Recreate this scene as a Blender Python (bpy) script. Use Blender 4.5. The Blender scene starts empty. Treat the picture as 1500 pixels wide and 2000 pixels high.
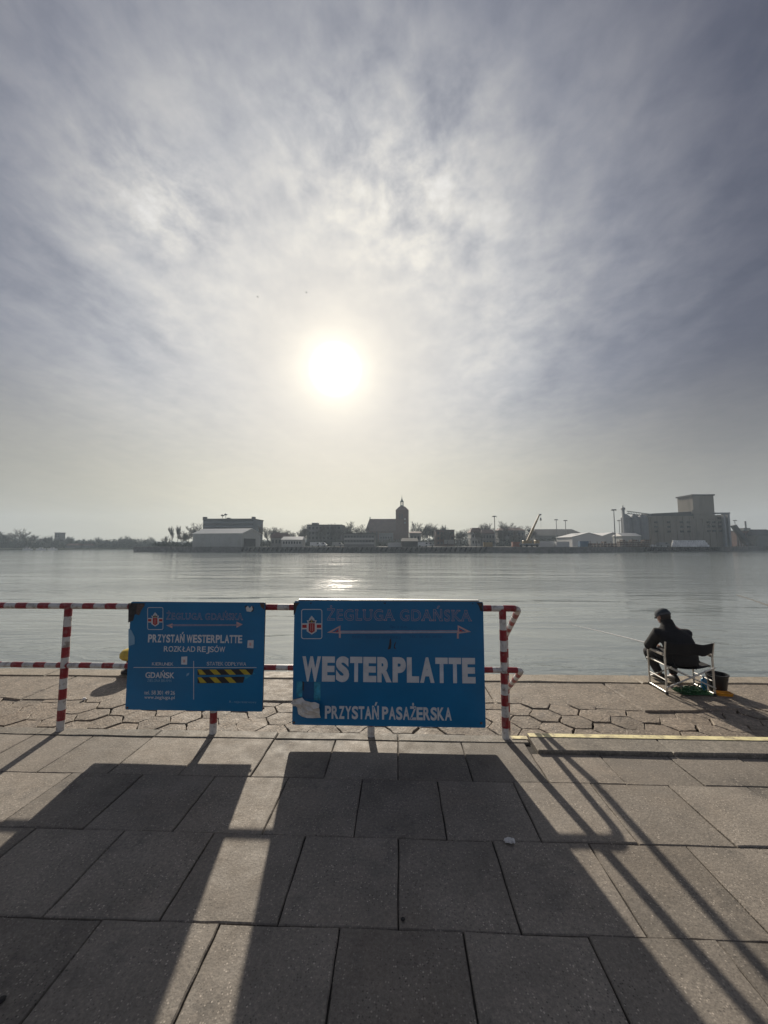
import bpy, bmesh, math, random
from mathutils import Vector, Matrix, noise as mnoise
R = random.Random(7)
rad = math.radians
sc = bpy.context.scene

# ------------------------------------------------------------------ camera
F, PITCH, YAW, CAMH = 751.0, rad(4.87), rad(2.0), 1.57
cd = bpy.data.cameras.new('camera')
cam = bpy.data.objects.new('camera', cd)
sc.collection.objects.link(cam)
cam.location = (0, 0, CAMH)
cam.rotation_euler = (rad(90) + PITCH, 0, YAW)
cd.sensor_fit = 'VERTICAL'
cd.sensor_height = 24.0
cd.lens = 24.0 * F / 2000.0
cd.clip_start = 0.05
cd.clip_end = 8000
sc.camera = cam

# ------------------------------------------------------------------ sky and sun
SUN_EL, SUN_AZ = rad(26.0), rad(-9.47)
SV = Vector((math.sin(SUN_AZ) * math.cos(SUN_EL), math.cos(SUN_AZ) * math.cos(SUN_EL), math.sin(SUN_EL)))
_ge = SUN_EL - rad(1.0)   # centre of the bright patch in the veil
GV = Vector((math.sin(SUN_AZ) * math.cos(_ge), math.cos(SUN_AZ) * math.cos(_ge), math.sin(_ge)))
world = bpy.data.worlds.new('World')
sc.world = world
world.use_nodes = True
WN = world.node_tree
WN.nodes.clear()


class NT:
    """small node-tree helper"""
    def __init__(s, t): s.t = t

    def n(s, typ, **kw):
        nd = s.t.nodes.new(typ)
        for k, v in kw.items():
            setattr(nd, k, v)
        return nd

    def put(s, sock, v):
        if isinstance(v, bpy.types.NodeSocket):
            s.t.links.new(v, sock)
        elif v is not None:
            sock.default_value = v

    def math(s, op, a, b=None, c=None, clamp=False):
        nd = s.n('ShaderNodeMath', operation=op, use_clamp=clamp)
        s.put(nd.inputs[0], a)
        if b is not None: s.put(nd.inputs[1], b)
        if c is not None: s.put(nd.inputs[2], c)
        return nd.outputs[0]

    def vmath(s, op, a, b=None):
        nd = s.n('ShaderNodeVectorMath', operation=op)
        s.put(nd.inputs[0], a)
        if b is not None: s.put(nd.inputs[1], b)
        return nd.outputs['Value'] if op in ('DOT_PRODUCT', 'LENGTH') else nd.outputs[0]

    def mix(s, f, a, b, blend='MIX'):
        nd = s.n('ShaderNodeMix', data_type='RGBA', blend_type=blend)
        s.put(nd.inputs[0], f)
        s.put(nd.inputs[6], a if isinstance(a, bpy.types.NodeSocket) else (*a, 1)[:4])
        s.put(nd.inputs[7], b if isinstance(b, bpy.types.NodeSocket) else (*b, 1)[:4])
        return nd.outputs[2]

    def rng(s, v, a, b, c=0.0, d=1.0, smooth=False):
        nd = s.n('ShaderNodeMapRange', interpolation_type='SMOOTHSTEP' if smooth else 'LINEAR')
        for i, q in enumerate((v, a, b, c, d)):
            s.put(nd.inputs[i], q)
        return nd.outputs[0]

    def noise(s, vec, scale, detail=4, rough=0.55, dist=0.0):
        nd = s.n('ShaderNodeTexNoise')
        if vec is not None: s.put(nd.inputs['Vector'], vec)
        nd.inputs['Scale'].default_value = scale
        nd.inputs['Detail'].default_value = detail
        nd.inputs['Roughness'].default_value = rough
        nd.inputs['Distortion'].default_value = dist
        return nd.outputs[0]

    def vor(s, vec, scale, feature='F1'):
        nd = s.n('ShaderNodeTexVoronoi', feature=feature)
        if vec is not None: s.put(nd.inputs['Vector'], vec)
        nd.inputs['Scale'].default_value = scale
        return nd

    def mapping(s, vec, scale=(1, 1, 1), rot=(0, 0, 0), loc=(0, 0, 0)):
        nd = s.n('ShaderNodeMapping')
        s.put(nd.inputs[0], vec)
        nd.inputs['Location'].default_value = loc
        nd.inputs['Rotation'].default_value = rot
        nd.inputs['Scale'].default_value = scale
        return nd.outputs[0]

    def ramp(s, v, stops):
        nd = s.n('ShaderNodeValToRGB')
        cr = nd.color_ramp
        while len(cr.elements) < len(stops):
            cr.elements.new(0.5)
        for e, (p, c) in zip(cr.elements, stops):
            e.position = p
        for e, (p, c) in zip(cr.elements, stops):
            e.color = (*c, 1)
        s.put(nd.inputs[0], v)
        return nd.outputs[0]


w = NT(WN)
dirv = w.vmath('NORMALIZE', w.n('ShaderNodeTexCoord').outputs['Generated'])
sep = w.n('ShaderNodeSeparateXYZ'); w.put(sep.inputs[0], dirv)
ang = w.math('MULTIPLY', w.math('ARCCOSINE', w.math('MINIMUM', w.vmath('DOT_PRODUCT', dirv, tuple(GV)), 1.0)), 180 / math.pi)
el = w.math('MULTIPLY', w.math('ARCSINE', sep.outputs[2]), 180 / math.pi)
sky = w.n('ShaderNodeTexSky', sky_type='NISHITA')
sky.sun_disc = False
sky.sun_elevation = SUN_EL
sky.sun_rotation = SUN_AZ
sky.air_density = 1.2
sky.dust_density = 3.0
skyc = w.mix(1.0, sky.outputs[0], (0.05, 0.05, 0.05), 'MULTIPLY')
# thin veil of high cloud lit from behind by the sun: within view, brightness falls with the angle from the sun
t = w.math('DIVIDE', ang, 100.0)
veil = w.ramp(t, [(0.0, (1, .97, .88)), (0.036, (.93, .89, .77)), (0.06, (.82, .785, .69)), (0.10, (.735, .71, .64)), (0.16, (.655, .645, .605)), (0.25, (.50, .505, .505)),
                  (0.36, (.25, .262, .298)), (0.46, (.110, .118, .155)), (0.60, (.060, .066, .098)), (0.80, (.115, .125, .165)), (1.0, (.20, .215, .255))])  # widest stops, out of view, raised to brighten the shaded ground
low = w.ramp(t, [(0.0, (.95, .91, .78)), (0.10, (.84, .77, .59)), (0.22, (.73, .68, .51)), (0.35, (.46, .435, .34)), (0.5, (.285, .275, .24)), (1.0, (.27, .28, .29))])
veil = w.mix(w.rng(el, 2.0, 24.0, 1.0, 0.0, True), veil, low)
# cloud sheet seen in perspective: direction projected to a plane overhead
zz = w.math('ADD', w.math('MAXIMUM', sep.outputs[2], 0.0), 0.10)
cmb = w.n('ShaderNodeCombineXYZ')
w.put(cmb.inputs[0], w.math('DIVIDE', sep.outputs[0], zz))
w.put(cmb.inputs[1], w.math('DIVIDE', sep.outputs[1], zz))
pl = cmb.outputs[0]
streak = w.noise(w.mapping(pl, (3.3, 1.15, 1), (0, 0, rad(-14))), 1.0, 7, 0.58, 0.25)
broad = w.noise(w.mapping(pl, (0.9, 0.5, 1), (0, 0, rad(-20)), (3.1, 1.7, 0)), 1.0, 3, 0.5, 0.6)
puff = w.noise(w.mapping(pl, (8.5, 7.5, 1), (0, 0, rad(24)), (1.3, 0.4, 0)), 1.0, 6, 0.6, 0.15)
# two patches of small rippled cloud in the sheet
pmask = None
for (cxp, cyp, rp) in ((-0.60, 0.88, 0.24), (0.0, 0.93, 0.36)):
    dd_ = w.vmath('LENGTH', w.vmath('SUBTRACT', pl, (cxp, cyp, 0.0)))
    dd_ = w.math('ADD', dd_, w.math('MULTIPLY', w.math('SUBTRACT', broad, 0.5), 0.5))
    k_ = w.rng(dd_, 0.15 * rp, 1.25 * rp, 1.0, 0.0, True)
    pmask = k_ if pmask is None else w.math('MAXIMUM', pmask, k_)
cl = w.math('ADD', w.math('MULTIPLY', w.math('SUBTRACT', streak, 0.52), 0.75), w.math('MULTIPLY', w.math('SUBTRACT', broad, 0.52), 1.0))
cl = w.math('ADD', cl, w.math('MULTIPLY', w.math('MULTIPLY', w.math('SUBTRACT', puff, 0.45), 1.9), w.math('ADD', w.math('MULTIPLY', pmask, 0.75), 0.48)))
cl = w.math('MULTIPLY', cl, w.rng(el, 6.0, 36.0, 0.12, 1.0, True))
cl = w.math('MULTIPLY', cl, w.rng(ang, 5.0, 24.0, 0.22, 1.0, True))
gain = w.math('MAXIMUM', w.math('ADD', 1.0, w.math('MULTIPLY', cl, 1.0)), 0.55)
gcol = w.n('ShaderNodeCombineXYZ')
for i in range(3): w.put(gcol.inputs[i], gain)
veil = w.mix(1.0, veil, gcol.outputs[0], 'MULTIPLY')
veil = w.mix(1.0, veil, w.mix(w.rng(cl, -0.35, 0.30, 0, 1), (.93, .97, 1.12), (1.04, 1.01, .98)), 'MULTIPLY')
cover = w.math('ADD', 0.955, w.math('MULTIPLY', cl, 0.12), clamp=True)
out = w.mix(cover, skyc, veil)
# the sun behind the veil, blown out by its own brightness
disc = w.rng(ang, 1.2, 4.0, 1.0, 0.0, True)
out = w.mix(disc, out, (2.2, 2.15, 2.0))
aur = w.math('MULTIPLY', w.math('POWER', w.rng(ang, 2.5, 11.0, 1.0, 0.0), 2.0), 0.22)
aurc = w.mix(1.0, (1.0, 0.86, 0.56), (0, 0, 0), 'ADD')
aurv = w.n('ShaderNodeVectorMath', operation='SCALE'); w.put(aurv.inputs[0], aurc); w.put(aurv.inputs['Scale'], aur)
out = w.mix(1.0, out, aurv.outputs[0], 'ADD')
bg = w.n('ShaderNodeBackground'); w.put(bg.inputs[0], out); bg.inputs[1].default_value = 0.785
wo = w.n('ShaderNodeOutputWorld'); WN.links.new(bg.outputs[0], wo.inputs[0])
world.cycles.sampling_method = 'MANUAL'
world.cycles.sample_map_resolution = 512

sl = bpy.data.lights.new('sun', 'SUN')
sl.energy = 4.5
sl.angle = rad(0.9)
sl.color = (1.0, 0.90, 0.76)
so = bpy.data.objects.new('sun', sl)
sc.collection.objects.link(so)
so.rotation_euler = SV.to_track_quat('Z', 'Y').to_euler()
so.location = SV * 50

sc.view_settings.view_transform = 'Standard'
sc.view_settings.look = 'None'
sc.view_settings.exposure = 0.35
sc.view_settings.gamma = 1.0
sc.cycles.use_denoising = True
sc.cycles.max_bounces = 6
sc.cycles.volume_bounces = 1
sc.cycles.sample_clamp_indirect = 3.0
sc.cycles.sample_clamp_direct = 12.0

# ------------------------------------------------------------------ pixel -> place
_c, _s = math.cos(YAW), math.sin(YAW)
_rot = Matrix(((_c, -_s, 0), (_s, _c, 0), (0, 0, 1)))
_f = _rot @ Vector((0, math.cos(PITCH), math.sin(PITCH)))
_u = _rot @ Vector((0, -math.sin(PITCH), math.cos(PITCH)))
_r = _rot @ Vector((1, 0, 0))
CAM = Vector((0, 0, CAMH))
def ray(x, y): return _f + _r * ((x - 750) / F) - _u * ((y - 1000) / F)
def onz(x, y, z=0.0):
    d = ray(x, y); return CAM + d * ((z - CAMH) / d.z)
def ony(x, y, Y):
    d = ray(x, y); return CAM + d * (Y / d.y)

# ------------------------------------------------------------------ objects
COL = sc.collection
ORG = {}

def tag(o, label=None, cat=None, group=None, kind=None):
    if label: o['label'] = label
    if cat: o['category'] = cat
    if group: o['group'] = group
    if kind: o['kind'] = kind
    return o

def empty(name, loc, label, cat, group=None, rz=0.0, scale=1.0):
    o = bpy.data.objects.new(name, None)
    COL.objects.link(o)
    o.empty_display_size = 0.1
    o.location = loc
    o.rotation_euler = (0, 0, rz)
    o.scale = (scale,) * 3 if not isinstance(scale, tuple) else scale
    return tag(o, label, cat, group)

class MB:
    def __init__(s): s.v = []; s.f = []; s.m = []

    def add(s, vs, fs, mi=0):
        b = len(s.v)
        s.v += [tuple(v) for v in vs]
        s.f += [tuple(i + b for i in f) for f in fs]
        s.m += [mi] * len(fs)
        return s

    def box(s, x0, x1, y0, y1, z0, z1, mi=0, M=None):
        vs = [(x, y, z) for z in (z0, z1) for y in (y0, y1) for x in (x0, x1)]
        if M: vs = [M @ Vector(v) for v in vs]
        return s.add(vs, [(0, 2, 3, 1), (4, 5, 7, 6), (0, 1, 5, 4), (2, 6, 7, 3), (0, 4, 6, 2), (1, 3, 7, 5)], mi)

    def cbox(s, x0, x1, y0, y1, z0, z1, b=0.01, mi=0, M=None):
        """box with chamfered vertical and top edges"""
        o = [(x0 + b, y0), (x1 - b, y0), (x1, y0 + b), (x1, y1 - b), (x1 - b, y1), (x0 + b, y1), (x0, y1 - b), (x0, y0 + b)]
        return s.prism(o, z0, z1, b, mi, M)

    def prism(s, out, z0, z1, b=0.0, mi=0, M=None, dome=0.0):
        n = len(out)
        cx = sum(p[0] for p in out) / n; cy = sum(p[1] for p in out) / n
        vs = [(x, y, z0) for x, y in out]
        vs += [(x, y, z1 - b) for x, y in out]
        fs = [(i, (i + 1) % n, n + (i + 1) % n, n + i) for i in range(n)]
        if b:
            ins = []
            for x, y in out:
                l = math.hypot(x - cx, y - cy) or 1
                ins.append((x - (x - cx) / l * b, y - (y - cy) / l * b, z1))
            vs += ins
            fs += [(n + i, n + (i + 1) % n, 2 * n + (i + 1) % n, 2 * n + i) for i in range(n)]
        k = 2 * n if b else n
        if dome:
            vs.append((cx, cy, z1 + dome))
            fs += [(k + i, k + (i + 1) % n, len(vs) - 1) for i in range(n)]
        else:
            fs.append(tuple(range(k, k + n)))
        fs.append(tuple(reversed(range(n))))
        if M: vs = [M @ Vector(v) for v in vs]
        return s.add(vs, fs, mi)

    def tube(s, pts, rs, n=10, mi=0, caps=True, mis=None):
        pts = [Vector(p) for p in pts]
        if not isinstance(rs, (list, tuple)): rs = [rs] * len(pts)
        b = len(s.v)
        up = Vector((0.123, 0.311, 0.94))
        prev = None
        for i, p in enumerate(pts):
            d = (pts[min(i + 1, len(pts) - 1)] - pts[max(i - 1, 0)]).normalized()
            if prev is None:
                a = d.cross(up)
                if a.length < 0.2: a = d.cross(Vector((1, 0, 0)))
            else:
                a = prev - d * prev.dot(d)
            a.normalize(); prev = a
            c = d.cross(a)
            for k in range(n):
                q = 2 * math.pi * k / n
                s.v.append(tuple(p + (a * math.cos(q) + c * math.sin(q)) * rs[i]))
        for i in range(len(pts) - 1):
            for k in range(n):
                s.f.append((b + i * n + k, b + i * n + (k + 1) % n, b + (i + 1) * n + (k + 1) % n, b + (i + 1) * n + k))
                s.m.append(mis[i] if mis else mi)
        if caps:
            s.f.append(tuple(b + k for k in reversed(range(n)))); s.m.append(mis[0] if mis else mi)
            e = b + (len(pts) - 1) * n
            s.f.append(tuple(e + k for k in range(n))); s.m.append(mis[-1] if mis else mi)
        return s

    def lathe(s, prof, c=(0, 0, 0), n=16, mi=0, M=None):
        b = len(s.v)
        c = Vector(c)
        for r_, z in prof:
            for k in range(n):
                q = 2 * math.pi * k / n
                v = Vector((r_ * math.cos(q), r_ * math.sin(q), z))
                if M: v = M @ v
                s.v.append(tuple(v + c))
        for i in range(len(prof) - 1):
            for k in range(n):
                s.f.append((b + i * n + k, b + i * n + (k + 1) % n, b + (i + 1) * n + (k + 1) % n, b + (i + 1) * n + k)); s.m.append(mi)
        s.f.append(tuple(b + k for k in reversed(range(n)))); s.m.append(mi)
        e = b + (len(prof) - 1) * n
        s.f.append(tuple(e + k for k in range(n))); s.m.append(mi)
        return s

    def mesh(s, name, mats, org=(0, 0, 0), smooth=False, fix=False):
        me = bpy.data.meshes.new(name)
        o = Vector(org)
        me.from_pydata([Vector(v) - o for v in s.v], [], s.f)
        if not isinstance(mats, (list, tuple)): mats = [mats]
        for m in mats: me.materials.append(m)
        if len(mats) > 1: me.polygons.foreach_set('material_index', s.m)
        if fix:
            bm = bmesh.new(); bm.from_mesh(me)
            bmesh.ops.recalc_face_normals(bm, faces=bm.faces)
            bm.to_mesh(me); bm.free()
        if smooth:
            me.polygons.foreach_set('use_smooth', [True] * len(me.polygons))
            try: me.set_sharp_from_angle(angle=rad(40))
            except Exception: pass
        me.update()
        return me

    def build(s, name, mats, parent=None, smooth=False, org=None, fix=False):
        """world-space vertices; object origin at org / at the parent's origin"""
        if parent is not None and org is None: o = Vector(parent.location)
        elif org is not None: o = Vector(org)
        else:
            xs = [v[0] for v in s.v]; ys = [v[1] for v in s.v]; zs = [v[2] for v in s.v]
            o = Vector(((min(xs) + max(xs)) / 2, (min(ys) + max(ys)) / 2, min(zs)))
        me = s.mesh(name, mats, o, smooth, fix)
        ob = bpy.data.objects.new(name, me)
        COL.objects.link(ob)
        if parent is not None:
            ob.parent = parent
            ob.location = (0, 0, 0)
        else:
            ob.location = o
        return ob

def local(mb, name, mats, parent, smooth=False, fix=False):
    """vertices already local to the parent"""
    me = mb.mesh(name, mats, (0, 0, 0), smooth, fix)
    ob = bpy.data.objects.new(name, me)
    COL.objects.link(ob)
    ob.parent = parent
    return ob

def inst(me, name, parent, loc=(0, 0, 0), rot=(0, 0, 0), scale=(1, 1, 1)):
    ob = bpy.data.objects.new(name, me)
    COL.objects.link(ob)
    ob.parent = parent
    ob.location = loc; ob.rotation_euler = rot; ob.scale = scale
    return ob

def struct(name, mb, m, **k):
    return tag(mb.build(name, m, **k), kind='structure')

# ------------------------------------------------------------------ materials
MATS = {}
def mat(name, col, rough=0.7, var=0.25, scale=6.0, bump=0.0, bscale=40.0, metal=0.0, spec=0.5, dirt=None, dscale=2.0, damt=0.5, rnd=0.0, coords='pos', stretch=(1, 1, 1)):
    m = bpy.data.materials.new(name)
    m.use_nodes = True
    T = NT(m.node_tree)
    b = m.node_tree.nodes['Principled BSDF']
    pos = T.n('ShaderNodeNewGeometry').outputs['Position'] if coords == 'pos' else T.n('ShaderNodeTexCoord').outputs['Object']
    if stretch != (1, 1, 1): pos = T.mapping(pos, stretch)
    n1 = T.noise(pos, scale, 5, 0.6)
    dark = tuple(c * (1 - var) for c in col); light = tuple(min(1, c * (1 + var)) for c in col)
    c = T.mix(T.rng(n1, 0.3, 0.7), dark, light)
    if dirt:
        c = T.mix(T.math('MULTIPLY', T.rng(T.noise(pos, dscale, 6, 0.65), 0.48, 0.68, 0, 1, True), damt), c, dirt)
    if rnd:
        rv = T.n('ShaderNodeObjectInfo').outputs['Random']
        g = T.rng(rv, 0, 1, 1 - rnd, 1 + rnd)
        gc = T.n('ShaderNodeCombineXYZ')
        for i in range(3): T.put(gc.inputs[i], g)
        c = T.mix(1.0, c, gc.outputs[0], 'MULTIPLY')
    T.put(b.inputs['Base Color'], c)
    b.inputs['Roughness'].default_value = rough
    b.inputs['Metallic'].default_value = metal
    b.inputs['Specular IOR Level'].default_value = spec
    if bump:
        bn = T.n('ShaderNodeBump'); bn.inputs['Strength'].default_value = bump; bn.inputs['Distance'].default_value = 0.01
        T.put(bn.inputs['Height'], T.noise(pos, bscale, 5, 0.65))
        T.put(b.inputs['Normal'], bn.outputs[0])
    MATS[name] = m
    return m

def concrete(name, col, speck=0.5, sscale=130, pit=0.4, warm=(0.30, 0.25, 0.19), rnd=0.1, bump=0.35, stain=(0.07, 0.065, 0.06), stamt=0.45, spec=0.35, rough=0.75, grain=1.0):
    m = bpy.data.materials.new(name); m.use_nodes = True
    T = NT(m.node_tree); b = m.node_tree.nodes['Principled BSDF']
    pos = T.n('ShaderNodeNewGeometry').outputs['Position']
    c = T.mix(T.rng(T.noise(pos, 3.1, 6, 0.62), 0.3, 0.7), tuple(x * 0.78 for x in col), tuple(x * 1.2 for x in col))
    c = T.mix(T.math('MULTIPLY', T.rng(T.noise(pos, 1.1, 4, 0.6), 0.45, 0.7, 0, 1, True), 0.35), c, warm)
    c = T.mix(T.math('MULTIPLY', T.rng(T.noise(T.mapping(pos, (1, 1, 1), (0, 0, .5), (5, 2, 1)), 2.3, 7, 0.7), 0.53, 0.70, 0, 1, True), stamt), c, stain)
    # aggregate: light and dark grains
    g = T.vor(pos, sscale)
    gs = T.n('ShaderNodeSeparateColor'); T.put(gs.inputs[0], g.outputs['Color'])
    near = T.rng(g.outputs['Distance'], 0.30, 0.42, 1, 0)
    patch = T.rng(T.noise(pos, 5.0, 4, 0.6), 0.38, 0.62, 0.25, 1.0)
    lightg = T.math('MULTIPLY', T.math('MULTIPLY', T.math('GREATER_THAN', gs.outputs[0], 0.80), near), T.math('MULTIPLY', patch, speck))
    c = T.mix(lightg, c, tuple(min(.7, x * 2.6) for x in col))
    darkg = T.math('MULTIPLY', T.math('MULTIPLY', T.math('LESS_THAN', gs.outputs[1], 0.25), near), T.math('MULTIPLY', patch, speck * 0.9))
    c = T.mix(darkg, c, (0.035, 0.033, 0.03))
    c = T.mix(1.0, c, T.ramp(T.noise(pos, sscale * 0.62, 3, 0.6), [(0.30, tuple(1 - q_ * grain for q_ in (.38, .39, .40))), (0.5, (.95, .95, .95)), (0.70, tuple(1 + q_ * grain for q_ in (.32, .30, .27)))]), 'MULTIPLY')
    fine = T.noise(pos, 190, 4, 0.75)
    c = T.mix(T.math('MULTIPLY', T.rng(fine, 0.47, 0.68), 0.55), c, tuple(x * 0.45 for x in col))
    if rnd:
        rv = T.n('ShaderNodeObjectInfo').outputs['Random']
        gc = T.n('ShaderNodeCombineXYZ'); gg = T.rng(rv, 0, 1, 1 - rnd, 1 + rnd)
        for i in range(3): T.put(gc.inputs[i], gg)
        c = T.mix(1.0, c, gc.outputs[0], 'MULTIPLY')
    T.put(b.inputs['Base Color'], c)
    T.put(b.inputs['Roughness'], T.rng(T.noise(pos, 8, 4), 0.3, 0.7, rough - 0.1, rough + 0.1))
    b.inputs['Specular IOR Level'].default_value = spec
    bn = T.n('ShaderNodeBump'); bn.inputs['Strength'].default_value = bump; bn.inputs['Distance'].default_value = 0.006
    h = T.math('ADD', T.math('MULTIPLY', T.noise(pos, 60, 5, 0.7), 1.0), T.math('MULTIPLY', g.outputs['Distance'], -0.5 * pit))
    h = T.math('ADD', h, T.math('MULTIPLY', T.noise(pos, 9, 4, 0.6), 1.6))
    T.put(bn.inputs['Height'], h); T.put(b.inputs['Normal'], bn.outputs[0])
    return m

M_paver = concrete('paver_concrete', (0.215, 0.190, 0.160), 0.75, 110, 0.5, warm=(0.25, 0.20, 0.15), stain=(0.09, 0.083, 0.075), grain=0.6, rnd=0.24, stamt=0.75)
M_hex = concrete('hex_block_concrete', (0.225, 0.188, 0.150), 0.95, 48, 1.2, bump=1.0, rnd=0.16, stamt=0.5, warm=(0.27, 0.21, 0.155))
M_screed = concrete('screed_concrete', (0.235, 0.198, 0.158), 0.9, 50, 1.0, bump=0.9, rnd=0.05, warm=(0.21, 0.17, 0.13))
M_coping = concrete('coping_concrete', (0.31, 0.268, 0.212), 0.4, 70, 0.6, bump=0.4, rnd=0.06, stamt=0.35)
M_kerb = concrete('kerb_concrete', (0.21, 0.19, 0.16), 0.6, 100, 0.5, rnd=0.08)
M_bed = mat('joint_soil', (0.035, 0.031, 0.026), 0.95, 0.4, 30, 0.5, 120)
M_wall = concrete('quay_wall_concrete', (0.2, 0.19, 0.17), 0.3, 60)
M_yellow_line = mat('yellow_line_paint', (0.74, 0.66, 0.36), 0.6, 0.2, 12, 0.3, 200, dirt=(0.30, 0.25, 0.16), dscale=11, damt=0.9)
M_white = mat('white_rail_paint', (0.56, 0.55, 0.53), 0.42, 0.12, 9, 0.08, 90, dirt=(0.16, 0.11, 0.08), dscale=22, damt=0.75)
M_red = mat('red_rail_paint', (0.24, 0.014, 0.022), 0.4, 0.2, 9, 0.08, 90, dirt=(0.30, 0.22, 0.20), dscale=26, damt=0.45)
M_blue = mat('sign_blue', (0.006, 0.15, 0.335), 0.32, 0.12, 1.6, 0.02, 5, spec=0.5, dirt=(0.008, 0.125, 0.27), dscale=2.2, damt=0.5)
M_edge = mat('sign_edge_rust', (0.06, 0.05, 0.045), 0.7, 0.4, 20)
M_letter = mat('sign_letter_grey', (0.58, 0.59, 0.61), 0.5, 0.08, 12, dirt=(0.44, 0.45, 0.48), dscale=14, damt=0.5)
M_letter2 = mat('sign_letter_faded', (0.20, 0.36, 0.50), 0.5, 0.1, 12)
M_lettero = mat('sign_letter_pale_red', (0.50, 0.32, 0.31), 0.5, 0.25, 30)
M_ghost = mat('sign_letter_removed', (0.006, 0.085, 0.21), 0.5, 0.1, 12)
M_emred = mat('emblem_red', (0.36, 0.025, 0.03), 0.45, 0.15, 20)
M_peel = mat('peeled_dark', (0.035, 0.033, 0.035), 0.7, 0.5, 40)
M_rustp = mat('peeled_rust', (0.10, 0.07, 0.06), 0.8, 0.4, 60)
M_tapey = mat('hazard_yellow', (0.42, 0.33, 0.03), 0.45, 0.12, 20)
M_tapek = mat('hazard_black', (0.02, 0.02, 0.022), 0.45, 0.1, 20)
M_glue = mat('glue_residue', (0.03, 0.24, 0.36), 0.55, 0.5, 30)
M_paper = mat('torn_paper', (0.62, 0.60, 0.57), 0.85, 0.12, 14, 0.2, 60, dirt=(0.3, 0.28, 0.26), dscale=10, damt=0.5)
M_alu = mat('sign_aluminium', (0.62, 0.62, 0.6), 0.35, 0.1, 8, metal=0.9)
M_tube = mat('chair_aluminium', (0.60, 0.585, 0.55), 0.42, 0.12, 20, metal=0.8)
M_canvas = mat('black_canvas', (0.012, 0.012, 0.014), 0.9, 0.3, 90, 0.4, 300)
M_armpad = mat('chair_arm_pad', (0.34, 0.30, 0.25), 0.55, 0.15, 20)
M_rubber = mat('black_rubber', (0.018, 0.018, 0.019), 0.8, 0.3, 10)
M_jacket = mat('jacket_cloth', (0.012, 0.012, 0.014), 0.9, 0.35, 16, 0.5, 60)
M_trouser = mat('trouser_cloth', (0.022, 0.021, 0.024), 0.9, 0.3, 16, 0.5, 60)
M_skin = mat('skin', (0.34, 0.17, 0.12), 0.5, 0.1, 30)
M_hair = mat('hair_dark', (0.03, 0.024, 0.02), 0.7, 0.3, 90)
M_capc = mat('cap_cloth', (0.030, 0.040, 0.052), 0.85, 0.2, 40, 0.3, 200)
M_shoe = mat('shoe_leather', (0.02, 0.018, 0.017), 0.5, 0.2, 30)
M_green = mat('green_net', (0.012, 0.075, 0.022), 0.7, 0.4, 40)
M_bucket = mat('bucket_plastic', (0.014, 0.014, 0.016), 0.4, 0.2, 10)
M_tray = mat('orange_tray', (0.62, 0.27, 0.02), 0.5, 0.12, 10)
M_bottle = mat('blue_bottle', (0.015, 0.16, 0.34), 0.3, 0.1, 10)
M_rod = mat('rod_carbon', (0.62, 0.61, 0.60), 0.3, 0.1, 10)
M_rodd = mat('rod_dark', (0.04, 0.035, 0.03), 0.4, 0.1, 10)
M_boll = mat('bollard_yellow', (0.60, 0.42, 0.035), 0.5, 0.12, 6, 0.2, 30, dirt=(0.28, 0.19, 0.04), dscale=7, damt=0.6)
M_bark = mat('bark', (0.075, 0.065, 0.058), 0.9, 0.3, 2)
M_twig = mat('twigs', (0.075, 0.066, 0.060), 0.9, 0.3, 1)
M_shrub = mat('shrub_leaves', (0.05, 0.058, 0.045), 0.9, 0.4, 0.4)
M_land = mat('far_ground', (0.16, 0.15, 0.13), 0.95, 0.3, 0.2)
M_bank = mat('bank_grass', (0.09, 0.095, 0.06), 0.95, 0.4, 0.3)
M_quayf = mat('far_quay_concrete', (0.17, 0.165, 0.155), 0.9, 0.3, 0.8, dirt=(0.08, 0.08, 0.08), dscale=0.6, damt=0.6)
M_metal = mat('sheet_metal_cladding', (0.36, 0.365, 0.345), 0.6, 0.06, 0.3, dirt=(0.28, 0.27, 0.24), dscale=0.25, damt=0.5)
M_metalr = mat('sheet_metal_roof', (0.50, 0.50, 0.48), 0.5, 0.06, 0.3)
M_dark = mat('dark_opening', (0.035, 0.036, 0.04), 0.8, 0.2, 0.5)
M_brick = mat('red_brick', (0.11, 0.06, 0.048), 0.9, 0.2, 0.8)
M_tile = mat('roof_tile', (0.12, 0.07, 0.058), 0.85, 0.2, 0.5)
M_tar = mat('tar_roof', (0.06, 0.06, 0.062), 0.85, 0.2, 0.4)
M_cop = mat('copper_green', (0.09, 0.13, 0.12), 0.6, 0.2, 2)
M_plast = mat('grey_plaster', (0.15, 0.148, 0.145), 0.9, 0.12, 0.2, dirt=(0.10, 0.10, 0.095), dscale=0.15, damt=0.6)
M_plastw = mat('white_plaster', (0.36, 0.355, 0.34), 0.9, 0.08, 0.3)
M_blockb = mat('blue_grey_cladding', (0.075, 0.095, 0.12), 0.7, 0.1, 0.3)
M_band = mat('pale_spandrel', (0.15, 0.17, 0.19), 0.7, 0.1, 0.3)
M_glassd = mat('window_glass_dark', (0.03, 0.035, 0.04), 0.15, 0.1, 1)
M_silo = mat('silo_concrete', (0.20, 0.18, 0.15), 0.9, 0.1, 0.12, dirt=(0.13, 0.115, 0.10), dscale=0.2, damt=0.7, stretch=(1, 1, 0.25))
M_silom = mat('silo_steel', (0.19, 0.20, 0.215), 0.55, 0.1, 0.4)
M_steel = mat('mast_steel', (0.20, 0.20, 0.20), 0.6, 0.1, 1)
M_craney = mat('crane_yellow', (0.24, 0.17, 0.075), 0.6, 0.2, 0.6)
M_tent = mat('tent_fabric', (0.46, 0.46, 0.46), 0.8, 0.04, 0.3)
M_sack = mat('white_sacks', (0.6, 0.6, 0.6), 0.85, 0.1, 0.9, rnd=0.12)
M_rustc = mat('rusty_scrap', (0.10, 0.065, 0.05), 0.9, 0.5, 1.2)
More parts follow.
